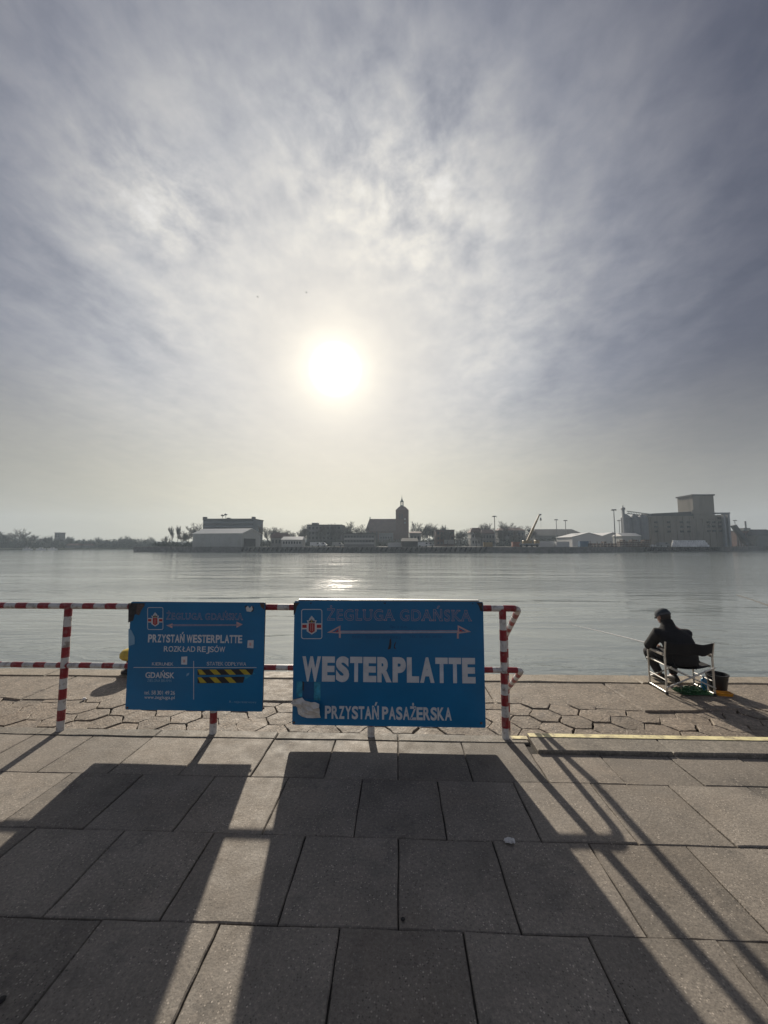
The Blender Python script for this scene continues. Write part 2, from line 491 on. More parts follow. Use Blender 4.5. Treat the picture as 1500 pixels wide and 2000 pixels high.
M_van = mat('van_white', (0.6, 0.6, 0.6), 0.4, 0.05, 1)
M_bird = mat('bird_grey', (0.06, 0.06, 0.06), 0.8, 0.2, 6)
M_contb = mat('container_blue', (0.06, 0.12, 0.2), 0.6, 0.15, 0.6)
M_contr = mat('container_rust', (0.2, 0.07, 0.045), 0.6, 0.15, 0.6)

# water
M_water = bpy.data.materials.new('harbour_water'); M_water.use_nodes = True
T = NT(M_water.node_tree); b = M_water.node_tree.nodes['Principled BSDF']
pos = T.n('ShaderNodeNewGeometry').outputs['Position']
b.inputs['Base Color'].default_value = (0.22, 0.25, 0.25, 1)
b.inputs['IOR'].default_value = 1.40
b.inputs['Roughness'].default_value = 0.09
w1 = T.noise(T.mapping(pos, (0.10, 0.33, 1), (0, 0, rad(6))), 1.0, 3, 0.5, 0.4)
w2 = T.noise(T.mapping(pos, (0.7, 2.1, 1), (0, 0, rad(-9)), (4, 1, 0)), 1.0, 4, 0.55, 0.6)
w3 = T.noise(T.mapping(pos, (3.6, 8.0, 1), (0, 0, rad(14)), (1, 7, 0)), 1.0, 3, 0.55, 0.3)
calm = T.rng(T.noise(T.mapping(pos, (0.018, 0.06, 1), (0, 0, rad(4)), (2, 3, 0)), 1.0, 3, 0.55), 0.38, 0.60, 0.30, 1.35, True)
hgt = T.math('ADD', T.math('MULTIPLY', w1, 0.55), T.math('MULTIPLY', T.math('ADD', T.math('MULTIPLY', w2, 0.16), T.math('MULTIPLY', w3, 0.028)), calm))
bn = T.n('ShaderNodeBump'); bn.inputs['Strength'].default_value = 0.34; bn.inputs['Distance'].default_value = 1.0
T.put(bn.inputs['Height'], hgt); T.put(b.inputs['Normal'], bn.outputs[0])

# ================================================================== the setting
WZ, QZ, LZ = -1.65, -0.42, 0.62      # water, near quay, far quay levels
EDGE = 6.13

mb = MB(); NXW = 60
mb.add([(-1100, -60, WZ), (1100, -60, WZ), (1100, 860, WZ), (-1100, 860, WZ)], [(0, 1, 2, 3)])
struct('water', mb, M_water)

# promenade base
mb = MB(); mb.box(-30, 30, -12, 3.325, -1.0, -0.013); prom = struct('promenade', mb, M_bed, org=(0, 0, 0))
mb = MB(); mb.box(-30, 30, 3.33, EDGE - 0.02, -3.0, QZ - 0.04); quay = struct('quay_paving', mb, M_bed, org=(0, 0, 0))

def ragged(poly, step, jit, rr):
    out = []
    n = len(poly)
    for i in range(n):
        a = Vector(poly[i]); c = Vector(poly[(i + 1) % n])
        k = max(1, int(round((c - a).length / step)))
        for j in range(k):
            p = a.lerp(c, j / k)
            out.append((p.x + rr.uniform(-jit, jit), p.y + rr.uniform(-jit, jit)))
    return out

# square slabs, half-bond rows
tile_me = []
for k in range(7):
    h = 0.2480
    p = ragged([(-h, -h), (h, -h), (h, h), (-h, h)], 0.062, 0.0020, R)
    q = MB(); q.prism(p, -0.045, 0.0, 0.005)
    tile_me.append(q.mesh('slab', M_paver))
rows = [3.232, 2.727, 2.212, 1.718]
while rows[-1] > -1.6: rows.append(rows[-1] - 0.5)
for i in range(len(rows) - 1):
    y1, y0 = rows[i], rows[i + 1]
    off = 0.0 if i % 2 == 0 else 0.262
    for k in range(-9, 10):
        x = off + 0.25 + k * 0.502
        dep = (y1 - y0)
        yc = (y0 + y1) / 2
        sy = dep / 0.5
        if i == 0 and x > 1.0:
            dep = 3.078 - y0; yc = y0 + dep / 2; sy = dep / 0.5
        inst(tile_me[R.randrange(7)], 'slab', prom, (x, yc, R.uniform(-0.004, 0.003)), (R.uniform(-.006, .006), R.uniform(-.006, .006), R.choice((0, math.pi)) + R.uniform(-.003, .003)), (1, sy, 1))

# kerb along the step: flush narrow stones on the left, raised wider ones with the yellow line on the right
def kerbstone(x0, x1, y0, y1, z0, z1):
    p = ragged([(x0 + .003, y0), (x1 - .003, y0), (x1 - .003, y1), (x0 + .003, y1)], 0.14, 0.003, R)
    m = MB(); m.prism(p, z0, z1, 0.008)
    return m.build('kerb_stone', M_kerb, kerb)
kerb = MB(); kerb.box(-30, 30, 3.26, 3.327, -0.6, -0.04)
kerb = struct('kerb', kerb, M_kerb, org=(0, 0, 0))
x = -9.0
while x < 1.0:
    x1 = min(x + 1.0, 1.045) if x + 1.0 < 0.9 else 1.045
    kerbstone(x, x1, 3.238, 3.345, -0.10, 0.004); x = x1
x = 1.055
while x < 9:
    kerbstone(x, x + 1.0, 3.088, 3.345, -0.09, 0.026); x += 1.0
mb = MB()
mb.add([(0.92, 3.288, 0.0085), (1.05, 3.285, 0.0085), (1.05, 3.335, 0.0085), (0.92, 3.335, 0.0085)], [(0, 1, 2, 3)])
mb.box(1.06, 9, 3.280, 3.336, 0.027, 0.0305)
struct('yellow_line', mb, M_yellow_line, org=(0, 0, 0))

# hexagonal concrete blocks on the lower quay
hex_me = []
S = 0.186
for k in range(9):
    rr = random.Random(40 + k)
    pts = [(S * .979 * math.cos(rad(60 * i)), S * .979 * math.sin(rad(60 * i))) for i in range(6)]
    q = MB(); q.prism(ragged(pts, 0.07, 0.0065, rr), -0.09, 0.0, 0.006, dome=rr.uniform(-0.003, 0.004))
    hex_me.append(q.mesh('hex_block', M_hex))
px, py = 1.5 * S, math.sqrt(3) * S
hx = 0
for i in range(-31, 34):
    for j in range(0, 7):
        x = i * px + 0.05; y = 3.45 + (j + (0.5 if i % 2 else 0)) * py
        lim = 5.12 + 0.22 * mnoise.noise(Vector((x * 0.55, 3.7, 0)))
        if y > lim + 0.05: continue
        # patches where blocks have sunk
        sink = 0.020 * mnoise.noise(Vector((x * 0.8, y * 0.8, 1.3)))
        inst(hex_me[R.randrange(9)], 'hex_block', quay, (x + R.uniform(-.008, .008), y + R.uniform(-.008, .008), QZ + sink + R.uniform(-0.007, 0.006)),
             (R.uniform(-.018, .018), R.uniform(-.018, .018), R.choice([0, 1, 2, 3, 4, 5]) * rad(60) + R.uniform(-.05, .05)))
        hx += 1

# rough screed between the blocks and the coping, cast in bays with uneven edges
x = -12.0
while x < 13:
    wd = R.uniform(1.3, 2.4)
    n = 9
    front = []; back = []
    for k in range(n):
        xx = x + wd * k / (n - 1)
        front.append((xx, 5.0 + 0.22 * mnoise.noise(Vector((xx * 0.55, 3.7, 0))) + 0.05 * mnoise.noise(Vector((xx * 3, 0, 0)))))
        back.append((xx, 5.815 + 0.035 * mnoise.noise(Vector((xx * 0.9, 8, 0)))))
    front[0] = (x + .006, front[0][1]); back[0] = (x + .006, back[0][1])
    front[-1] = (x + wd - .006, front[-1][1]); back[-1] = (x + wd - .006, back[-1][1])
    m = MB(); m.prism(front + back[::-1], QZ - 0.06, QZ + 0.008 + R.uniform(-.004, .004), 0.02)
    m.build('screed_bay', M_screed, quay)
    x += wd
# coping along the quay edge
cop = MB(); cop.box(-30, 30, EDGE - 0.30, EDGE - 0.03, -3.2, QZ - 0.03)
cop = struct('quay_edge', cop, M_wall, org=(0, 0, 0))
x = -14.2
while x < 14:
    wd = 2.95
    y0 = 5.83 + R.uniform(-.02, .02)
    p = ragged([(x + .008, y0), (x + wd - .008, y0 + R.uniform(-.03, .03)), (x + wd - .008, EDGE), (x + .008, EDGE)], 0.3, 0.008, R)
    m = MB(); m.prism(p, QZ - 0.6, QZ + 0.022, 0.02)
    m.build('coping_stone', M_coping, cop)
    x += wd

# ================================================================== railing
RY = 3.304
rail = empty('railing', (-1.0, RY, 0), 'red and white striped tube railing along the edge of the paved promenade', 'railing')
RMATS = [M_white, M_red]

def striped(name, pts, rr, half, phase, first=0, parent=rail, n=14):
    """tube along pts, cut into bands of length half, alternate paint"""
    P = [Vector(p) for p in pts]
    L = [0]
    for a, c in zip(P, P[1:]): L.append(L[-1] + (c - a).length)
    cuts = sorted(set([round(v, 5) for v in L] + [round(phase + k * half, 5) for k in range(-2, int(L[-1] / half) + 3) if 1e-3 < phase + k * half < L[-1] - 1e-3]))
    cl = [cuts[0]]
    for v in cuts[1:]:
        if v - cl[-1] > 0.002: cl.append(v)
    q = []; mis = []
    for v in cl:
        for i in range(len(P) - 1):
            if v <= L[i + 1] + 1e-6:
                q.append(P[i].lerp(P[i + 1], min(1, (v - L[i]) / (L[i + 1] - L[i])))); break
    for a, c in zip(cl, cl[1:]):
        mis.append((int(math.floor(((a + c) / 2 - phase) / half)) + first) % 2)
    m = MB(); m.tube(q, rr, n, mis=mis)
    return m.build(name, RMATS, parent, smooth=True)

def arc(corner, d0, d1, r_, k=6):
    """fillet at corner between incoming dir d0 and outgoing dir d1"""
    d0 = Vector(d0).normalized(); d1 = Vector(d1).normalized(); c = Vector(corner)
    a = c - d0 * r_; e = c + d1 * r_
    return [a.lerp(c, i / k).lerp(c.lerp(e, i / k), i / k) for i in range(k + 1)]

P5 = Vector((1.085, 4.02, 0))
for (hz, r_, cx, endz) in ((1.040, 0.0265, 1.012, 0.645), (0.540, 0.0235, 1.022, 0.125)):
    c = Vector((cx, RY, hz)); e = Vector((P5.x, P5.y, endz))
    path = [Vector((-7.5, RY, hz))] + arc(c, (1, 0, 0), e - c, 0.07) + [e]
    # bands: red centred on the post at x=-2.87
    ph = (-2.87 + 0.05) - (-7.5)
    ph -= math.floor(ph / 0.2) * 0.2
    striped('top_rail' if hz > 1 else 'lower_rail', path, r_, 0.1, ph, 0)
posts = [(-6.82, 0), (-5.5, 0), (-4.18, 0), (-2.86, 0), (-1.545, 0), (-0.222, 0), (0.875, 0)]
for x, z in posts:
    base = 0.003
    striped('post', [(x, RY, base), (x, RY, 1.035)], 0.0295, 0.0865, 0.085, 1)
striped('post', [(P5.x, P5.y, QZ), (P5.x, P5.y, 0.645)], 0.0285, 0.0865, 0.085, 0)

# ================================================================== lettering
def text_mesh(body, offset=0.0, spacing=1.0):
    cu = bpy.data.curves.new('lettering', 'FONT')
    cu.body = body; cu.size = 1.0; cu.offset = offset; cu.space_character = spacing; cu.resolution_u = 6
    ob = bpy.data.objects.new('lettering_tmp', cu)
    COL.objects.link(ob)
    bpy.context.view_layer.update()
    dg = bpy.context.evaluated_depsgraph_get()
    me = bpy.data.meshes.new_from_object(ob.evaluated_get(dg))
    bpy.data.objects.remove(ob); bpy.data.curves.remove(cu)
    return me

_h = text_mesh('H'); CAPH = max(v.co.y for v in _h.vertices); bpy.data.meshes.remove(_h)
print('CAPH', CAPH)

ADV = dict(zip('ABCDEFGHIJKLMNOPRSTUVWYZ', (.72, .72, .72, .72, .66, .61, .78, .72, .28, .55, .72, .61, .84, .72, .78, .67, .72, .67, .62, .72, .67, .95, .67, .62)))
ADV.update(dict(zip('aeglnoprstuwyz', (.56, .56, .61, .28, .61, .61, .61, .39, .55, .34, .61, .78, .56, .5))))
ADV.update({'Ż': .62, 'Ń': .72, 'Ł': .61, 'Ó': .78, 'j': .28, '.': .28, '-': .34, ' ': .26})
for q_ in '0123456789': ADV[q_] = .56
def fit_text(body, bold, sp=1.0):
    """text whose letters take the even widths of a bold grotesque face"""
    bm = bmesh.new(); x = 0.0
    for chr_ in body:
        wd = ADV.get(chr_, .6) * sp
        if chr_ != ' ':
            me = text_mesh(chr_, bold)
            xs = [v.co.x for v in me.vertices]; a0, a1 = min(xs), max(xs)
            tw = wd * 0.93 if chr_ not in 'Il.j-1' else min(wd * .8, a1 - a0)
            k = tw / (a1 - a0)
            for v in me.vertices: v.co.x = x + (wd - tw) / 2 + (v.co.x - a0) * k
            bm.from_mesh(me); bpy.data.meshes.remove(me)
        x += wd
    me = bpy.data.meshes.new('lettering'); bm.to_mesh(me); bm.free()
    return me

class Sign:
    def __init__(s, root, y): s.root = root; s.y = y; s.layer = 0
    def P(s, x, y): return ony(x, y, s.y)
    def put(s, me, name, m, box, lay, cap=None):
        """fit a flat XY mesh into the pixel box (x0,y0,x1,y1) on the sign face"""
        xs = [v.co.x for v in me.vertices]; ys = [v.co.y for v in me.vertices]
        bx0, bx1 = min(xs), max(xs); by0, by1 = (min(ys), max(ys)) if cap is None else cap
        a = s.P(box[0], box[3]); c = s.P(box[2], box[1])
        sx = (c.x - a.x) / (bx1 - bx0); sz = (c.z - a.z) / (by1 - by0)
        o = s.root.location
        for v in me.vertices:
            v.co = (a.x + (v.co.x - bx0) * sx - o.x, s.y - 0.0006 * lay - o.y, a.z + (v.co.y - by0) * sz - o.z)
        me.materials.clear(); me.materials.append(m)
        me.update()
        ob = bpy.data.objects.new(name, me); COL.objects.link(ob); ob.parent = s.root
        return ob
    def text(s, body, box, m=None, bold=0.0, sp=1.0, lay=2):
        return s.put(fit_text(body, bold), 'lettering', m or M_letter, box, lay, cap=(-bold, CAPH + bold))
    def poly(s, name, polys, m, lay=2):
        """flat polygons given in pixels, one part each"""
        for pts in polys:
            q = MB()
            vs = [s.P(*p) for p in pts]
            ar = sum(a.x * c.z - c.x * a.z for a, c in zip(vs, vs[1:] + vs[:1]))
            if ar < 0: vs = vs[::-1]
            q.add([(v.x, s.y - 0.0006 * lay, v.z) for v in vs], [tuple(range(len(vs)))])
            ob = q.build(name, m, s.root)
        return ob
    def ring(s, name, pts, wpx, m, lay=2):
        """outline strip of a closed px polygon"""
        n = len(pts); cx = sum(p[0] for p in pts) / n; cy = sum(p[1] for p in pts) / n
        q = MB(); vs = []
        for x, y in pts:
            vs.append(s.P(x, y))
        for i, (x, y) in enumerate(pts):
            a = Vector(pts[i - 1]); c = Vector(pts[(i + 1) % n]); p = Vector((x, y))
            d1 = (p - a).normalized(); d2 = (c - p).normalized()
            n1 = Vector((-d1.y, d1.x)); n2 = Vector((-d2.y, d2.x))
            k = (n1 + n2); k = k / max(0.35, k.dot(n1) if abs(k.dot(n1)) > 0.35 else 0.35)
            if k.dot(Vector((cx, cy)) - p) < 0 and n <= 8: k = -k
            t_ = p + k * wpx
            vs.append(s.P(t_.x, t_.y))
        q.add([(v.x, s.y - 0.0006 * lay, v.z) for v in vs], [(i, (i + 1) % n, n + (i + 1) % n, n + i) for i in range(n)])
        return q.build(name, m, s.root)

def rrect(x0, y0, x1, y1, r_, k=4):
    out = []
    for cx, cy, a0 in ((x1 - r_, y0 + r_, -90), (x1 - r_, y1 - r_, 0), (x0 + r_, y1 - r_, 90), (x0 + r_, y0 + r_, 180)):
        for i in range(k + 1):
            a = rad(a0 + 90 * i / k); out.append((cx + r_ * math.cos(a), cy + r_ * math.sin(a)))
    return out

def panel(S_, x0, x1, z0, z1, y):
    q = MB()
    b_ = 0.004
    o = rrect(x0, z0, x1, z1, 0.012, 3)
    n = len(o)
    q.add([(a, y, c) for a, c in o] + [(a, y + 0.018, c) for a, c in o],
          [tuple(range(n)), tuple(reversed(range(n, 2 * n)))], 0)
    q.add([(a, y, c) for a, c in o] + [(a, y + 0.018, c) for a, c in o],
          [(i, n + i, n + (i + 1) % n, (i + 1) % n) for i in range(n)], 1)
    ob = q.build('panel', [M_blue, M_edge], S_, fix=True)
    return ob

def emblem(S_, x0, y0, x1, y1):
    W = x1 - x0; Hh = y1 - y0
    def p(a, c): return (x0 + a * W, y0 + c * Hh)
    S_.ring('emblem_frame', rrect(x0, y0, x1, y1, W * 0.11), max(0.9, W * 0.035), M_letter, 2)
    S_.poly('emblem_band', [[p(.04, .475), p(.96, .475), p(.96, .675), p(.04, .675)]], M_letter, 3)
    S_.poly('emblem_band', [[p(.05, .52), p(.95, .52), p(.95, .63), p(.05, .63)]], M_emred, 4)
    S_.poly('emblem_shield', [[p(.5, .22), p(.63, .33), p(.63, .375), p(.74, .375), p(.69, .46), p(.74, .51), p(.74, .74), p(.5, .85), p(.26, .74), p(.26, .51), p(.31, .46), p(.26, .375), p(.37, .375), p(.37, .33)]], M_letter, 5)
    S_.poly('emblem_crown', [[p(.35, .45), p(.36, .385), p(.41, .41), p(.44, .35), p(.47, .40), p(.5, .31), p(.53, .40), p(.56, .35), p(.59, .41), p(.64, .385), p(.65, .45)]], M_peel, 6)
    S_.poly('emblem_crown', [[p(.46, .44), p(.5, .36), p(.54, .44)]], M_tapey, 7)
    S_.poly('emblem_heart', [[p(.355, .47), p(.645, .47), p(.645, .735), p(.5, .80), p(.355, .735)]], M_emred, 7)
    S_.poly('emblem_heart', [[p(.44, .50), p(.465, .50), p(.465, .74), p(.44, .73)], [p(.535, .50), p(.56, .50), p(.56, .73), p(.535, .74)]], M_lettero, 8)

def serif_text(S_, body, box, m_out, m_in, wd):
    """outlined letters with slab serifs: pale line shape below, blue fill above"""
    x0, y0, x1, y1 = box
    words = body
    def layer(off, m, lay, ser):
        me = text_mesh(words, off, 1.12)
        # serif slabs at the foot and head of straight stems
        bm = bmesh.new(); bm.from_mesh(me)
        me2 = text_mesh(words, 0.0, 1.12)
        xs = sorted(v.co.x for v in me2.vertices if abs(v.co.y) < 0.004)
        xt = sorted(v.co.x for v in me2.vertices if abs(v.co.y - CAPH) < 0.006)
        def clusters(a):
            g = []
            for v in a:
                if g and v - g[-1][1] < 0.13: g[-1][1] = v
                else: g.append([v, v])
            return [q for q in g if q[1] - q[0] > 0.05]
        for row, yy in ((xs, 0.0), (xt, CAPH - 0.05)):
            for a, c in clusters(row):
                e = 0.045
                vs = [bm.verts.new((u, v, 0)) for u, v in ((a - e - ser, yy - ser), (c + e + ser, yy - ser), (c + e + ser, yy + 0.05 + ser), (a - e - ser, yy + 0.05 + ser))]
                bm.faces.new(vs)
        bm.to_mesh(me); bm.free()
        bpy.data.meshes.remove(me2)
        # keep the two layers aligned by using nominal extents
        return me
    outer = layer(wd, m_out, 2, wd); inner = layer(-0.006, m_in, 3, -0.012)
    xs = [v.co.x for v in outer.vertices]; bx0, bx1 = min(xs), max(xs)
    for me, m, lay in ((outer, m_out, 2), (inner, m_in, 3)):
        a = S_.P(x0, y1); c = S_.P(x1, y0); o = S_.root.location
        sx = (c.x - a.x) / (bx1 - bx0); sz = (c.z - a.z) / (CAPH + 2 * wd)
        for v in me.vertices:
            v.co = (a.x + (v.co.x - bx0) * sx - o.x, S_.y - 0.0006 * lay - (0.00015 * (hash((round(v.co.x, 2),)) % 2)) - o.y, a.z + (v.co.y + wd) * sz - o.z)
        me.materials.clear(); me.materials.append(m); me.update()
        ob = bpy.data.objects.new('lettering', me); COL.objects.link(ob); ob.parent = S_.root

# ---------------------------------------------------------------- left sign
SY = 3.252
a = ony(244.5, 1386, SY); c = ony(518, 1176.5, SY)
root = empty('timetable_sign', ((a.x + c.x) / 2, SY, a.z), 'smaller blue timetable board with black and yellow hazard tape, hung on the railing', 'sign')
S1 = Sign(root, SY)
panel(root, a.x, c.x, a.z, c.z, SY)
emblem(S1, 288, 1186, 319, 1230)
serif_text(S1, 'ŻEGLUGA GDAŃSKA', (325, 1198, 475, 1210), M_lettero, M_blue, 0.020)
S1.poly('arrow', [[(325, 1221.5), (337, 1217.5), (337, 1219.8), (462, 1219.4), (462, 1214), (474, 1219.5), (462, 1226), (462, 1222), (337, 1222.6), (337, 1227)]], M_lettero)
S1.poly('arrow', [[(334, 1220.6), (466, 1220.0), (466, 1221.2), (334, 1221.8)]], M_blue, 3)
S1.text('PRZYSTAŃ WESTERPLATTE', (289, 1240.5, 473.5, 1254.5), bold=0.034, sp=1.05)
S1.text('ROZKŁAD REJSÓW', (320, 1263, 440, 1272.5), bold=0.012)
S1.text('KIERUNEK', (297, 1294, 339, 1299.5), bold=0.0)
S1.text('STATEK ODPŁYWA', (404, 1293.5, 481, 1299.5), bold=0.0)
S1.poly('table_line', [[(261, 1303), (501, 1303.2), (501, 1304.3), (261, 1304.1)], [(377.8, 1291), (379, 1291), (379, 1303), (377.8, 1303)], [(377.8, 1304.2), (379, 1304.2), (379, 1366), (377.8, 1366)]], M_letter)
S1.text('GDAŃSK', (284, 1313.5, 341, 1324), bold=0.02)
S1.text('ZIELONA BRAMA', (288, 1327, 336, 1331.5), M_letter2)
S1.text('tel. 58 301 49 26', (282, 1349.5, 342, 1356), bold=0.004)
S1.text('www.zegluga.pl', (282, 1359, 341.5, 1364.5), bold=0.004)
S1.text('R - rejs rezerwowy', (448, 1369, 501, 1372.5), M_letter2)
# hazard tape, two strips
for (x0, x1, y0, y1, sk) in ((386, 496, 1307.5, 1318.5, 10), (386, 478, 1322.5, 1334.5, 11)):
    k = 0; x = x0
    S1.poly('hazard_tape', [[(x0, y0), (x1, y0 - 1), (x1 - 3, y1 - 1), (x0, y1)]], M_tapek, 2)
    pl_ = []
    x = x0 - 6
    while x < x1 - 12:
        p0 = max(x, x0)
        pl_.append([(p0, y0), (min(x + 13, x1), y0), (min(x + 13 + sk, x1), y1 - 1), (min(max(x + sk, x0), x1), y1 - 1)])
        x += 29
    S1.poly('hazard_stripe', pl_, M_tapey, 3)
S1.poly('tape_residue', [[(478, 1319), (492, 1318), (486, 1323), (478, 1328)], [(494, 1313), (499, 1316), (495, 1317)]], M_glue, 2)
# stickers and worn corners
st = S1.poly('sticker', [[(484, 1250.5), (495.5, 1250), (495, 1266), (483, 1265)]], M_letter, 2)
S1.poly('sticker_mark', [[(487, 1255), (491, 1255), (491, 1261), (487, 1261)]], M_lettero, 3)
S1.poly('sticker', [[(354.5, 1282.5), (366, 1282), (365.5, 1298), (354, 1297.5)]], M_letter, 3)
S1.poly('sticker_mark', [[(358, 1288), (362, 1288), (362, 1294), (358, 1294)]], M_lettero, 4)
S1.poly('sticker', [[(365, 1316), (370, 1313.5), (369, 1318), (364, 1321)]], M_letter2, 2)
S1.poly('torn_corner', [[(251, 1178), (285, 1178), (276, 1184), (268, 1187), (271, 1195), (263, 1201), (260, 1212), (250.5, 1216)]], M_peel, 1.5)
S1.poly('torn_corner', [[(268, 1180), (284, 1181), (277, 1190), (272, 1202), (266, 1200)]], M_rustp, 2)
S1.poly('torn_corner', [[(507, 1178), (516.5, 1178), (516.5, 1191), (510, 1186)]], M_rustp, 2)
S1.poly('peeled_patch', [[(251, 1228), (256, 1230), (263, 1244), (263, 1258), (251, 1262)]], M_letter2, 1.5)
S1.poly('sticker', [[(480, 1187), (484, 1183.5), (488, 1188), (492, 1183), (494, 1190), (490, 1195), (482, 1194)]], M_paper, 2)
S1.poly('peeled_patch', [[(478, 1184), (483, 1182), (480, 1191)], [(491, 1182), (496, 1186), (495, 1194), (491, 1195)]], M_peel, 1.5)
q = MB()
for x, y in ((254, 1181), (515, 1181), (249, 1382), (515, 1383)):
    p = ony(x, y, SY); q = MB(); q.lathe([(0.009, 0), (0.009, 0.002), (0.005, 0.005)], (0, 0, 0), 10, M=Matrix.Translation((p.x, SY - 0.002, p.z)) @ Matrix.Rotation(rad(90), 4, 'X'))
    q.build('bolt', M_rustp, root)

# ---------------------------------------------------------------- right sign
a = ony(570.5, 1415.5, SY); c = ony(943.5, 1175.5, SY)
root2 = empty('pier_name_sign', ((a.x + c.x) / 2, SY, a.z), 'large blue board reading WESTERPLATTE in big grey letters, hung on the railing', 'sign')
S2 = Sign(root2, SY)
panel(root2, a.x, c.x, a.z, c.z, SY)
q = MB(); q.box(a.x + 0.03, c.x - 0.03, SY + 0.02, SY + 0.075, c.z + 0.004, c.z + 0.010); q.box(a.x + 0.03, c.x - 0.03, SY + 0.0195, SY + 0.0235, c.z - 0.05, c.z + 0.0038)
q.build('top_flange', M_alu, root2)
emblem(S2, 588.5, 1189.5, 629.5, 1248)
serif_text(S2, 'ŻEGLUGA GDAŃSKA', (639, 1191.5, 921, 1211.5), M_lettero, M_blue, 0.017)
for pts, fill in (([(639, 1235.5), (665, 1221.5), (665, 1232), (894, 1231.5), (894, 1221), (920, 1234), (896, 1237.5), (896, 1247), (892.5, 1247), (892.5, 1236), (665.5, 1237), (665.5, 1246), (662, 1246), (662, 1237)], 0),):
    S2.poly('arrow', [pts], M_lettero, 2)
S2.poly('arrow_fill', [[(666, 1233.2), (893, 1232.7), (893, 1234.8), (666, 1235.6)]], M_letter2, 3)
S2.poly('arrow_fill', [[(648, 1234.4), (661.5, 1226), (661.5, 1234.2)], [(896.5, 1225.5), (911, 1233.4), (896.5, 1233.6)]], M_blue, 3)
S2.poly('arrow_fill', [[(654, 1234.0), (660.5, 1229.5), (660.5, 1233.8)], [(897.5, 1229), (905, 1233), (897.5, 1233.2)]], M_emred, 4)
S2.text('Sp. z o.o.', (761, 1221.5, 796, 1226.5), M_ghost)
S2.text('BIURO  ŻEGLUGI  GDAŃSKIEJ', (688, 1242, 782, 1246.5), M_ghost)
S2.text('TEL. 58 301 49 26', (800, 1241.5, 863, 1245.5), M_ghost)
S2.text('WESTERPLATTE', (590, 1285, 928, 1330.5), bold=0.055, sp=1.06)
S2.text('PRZYSTAŃ PASAŻERSKA', (634.5, 1382, 882, 1403.5), bold=0.034, sp=1.05)
S2.poly('peeled_patch', [[(761, 1249), (764, 1247), (764.5, 1256), (763, 1267), (757, 1269), (760, 1259)], [(770, 1258), (774, 1252), (771, 1263), (774, 1268), (769, 1266)]], M_peel, 2)
S2.poly('torn_corner', [[(573.5, 1177), (586, 1177), (580, 1184), (577, 1196), (573.5, 1202)]], M_peel, 1.5)
S2.poly('torn_corner', [[(930, 1177), (942.5, 1177), (943, 1194), (938, 1193), (935, 1183)], [(922, 1178), (925, 1178), (923.5, 1181)], [(748, 1177), (755, 1177), (752, 1180)], [(605, 1177), (610, 1177), (607, 1180)]], M_peel, 1.5)
S2.poly('tape_strip', [[(579.5, 1331), (590.5, 1331), (590, 1362), (579, 1361)]], M_glue, 2)
S2.poly('tape_strip', [[(613.5, 1332), (626, 1332), (626, 1368), (613, 1367)]], M_glue, 2)
S2.poly('peeled_patch', [[(591, 1332), (613, 1332), (613, 1367), (591, 1364)]], M_ghost, 1.5)
S2.poly('peeled_patch', [[(590.8, 1330), (594, 1332), (593, 1350), (590.8, 1347)]], M_peel, 2)
# torn paper notice curling off the board
top = [(573, 1366), (577, 1360.5), (591, 1361.5), (596, 1367), (610, 1368), (617, 1367), (626.5, 1369.5)]
bot = [(576, 1377), (581, 1381), (584, 1392), (590, 1399), (600, 1401), (614, 1400), (627, 1400.5)]
q = MB(); vs = []
NR = 7
for j in range(NR):
    f_ = j / (NR - 1)
    for i in range(7):
        x = top[i][0] * (1 - f_) + bot[i][0] * f_; y = top[i][1] * (1 - f_) + bot[i][1] * f_
        p = ony(x, y, SY)
        lift = 0.006 + R.uniform(0, .012) + 0.05 * math.sin(min(1, (1 - f_) * 1.15) * math.pi * 0.55) * (0.55 + 0.45 * math.cos(i * 1.1)) + 0.012 * math.sin(i * 2.1 + j * 1.7)
        vs.append((p.x, SY - max(0.004, lift), p.z))
q.add(vs, [(j * 7 + i, j * 7 + i + 1, (j + 1) * 7 + i + 1, (j + 1) * 7 + i) for j in range(NR - 1) for i in range(6)])
o = q.build('torn_notice', M_paper, root2)
md = o.modifiers.new('thick', 'SOLIDIFY'); md.thickness = 0.0008
for x, y in ((577, 1180), (938, 1181), (574, 1411), (940, 1412)):
    p = ony(x, y, SY); q = MB(); q.lathe([(0.010, 0), (0.010, 0.002), (0.005, 0.006)], (0, 0, 0), 10, M=Matrix.Translation((p.x, SY - 0.002, p.z)) @ Matrix.Rotation(rad(90), 4, 'X'))
    q.build('bolt', M_rustp, root2)

# ================================================================== litter
p = onz(995, 1646)
m = MB(); n = 9; vs = []
rr = random.Random(3)
for j in range(n):
    for i in range(n):
        u = (i / (n - 1) - .5); v = (j / (n - 1) - .5)
        x = u * 0.058 * (1 - 0.35 * abs(v)) + rr.uniform(-.004, .004); y = v * 0.048 * (1 - 0.3 * abs(u) * 2) + rr.uniform(-.004, .004)
        z = 0.006 + 0.016 * abs(mnoise.noise(Vector((u * 5, v * 5, 0.3)))) + rr.uniform(0, .003)
        vs.append((p.x + x, p.y + y, z))
m.add(vs, [(j * n + i, j * n + i + 1, (j + 1) * n + i + 1, (j + 1) * n + i) for j in range(n - 1) for i in range(n - 1)])
tag(m.build('paper_scrap', M_paper), 'small crumpled scrap of white paper lying on the dark slabs', 'litter')
M_gum = mat('dark_spot', (0.02, 0.018, 0.016), 0.8, 0.2, 30)
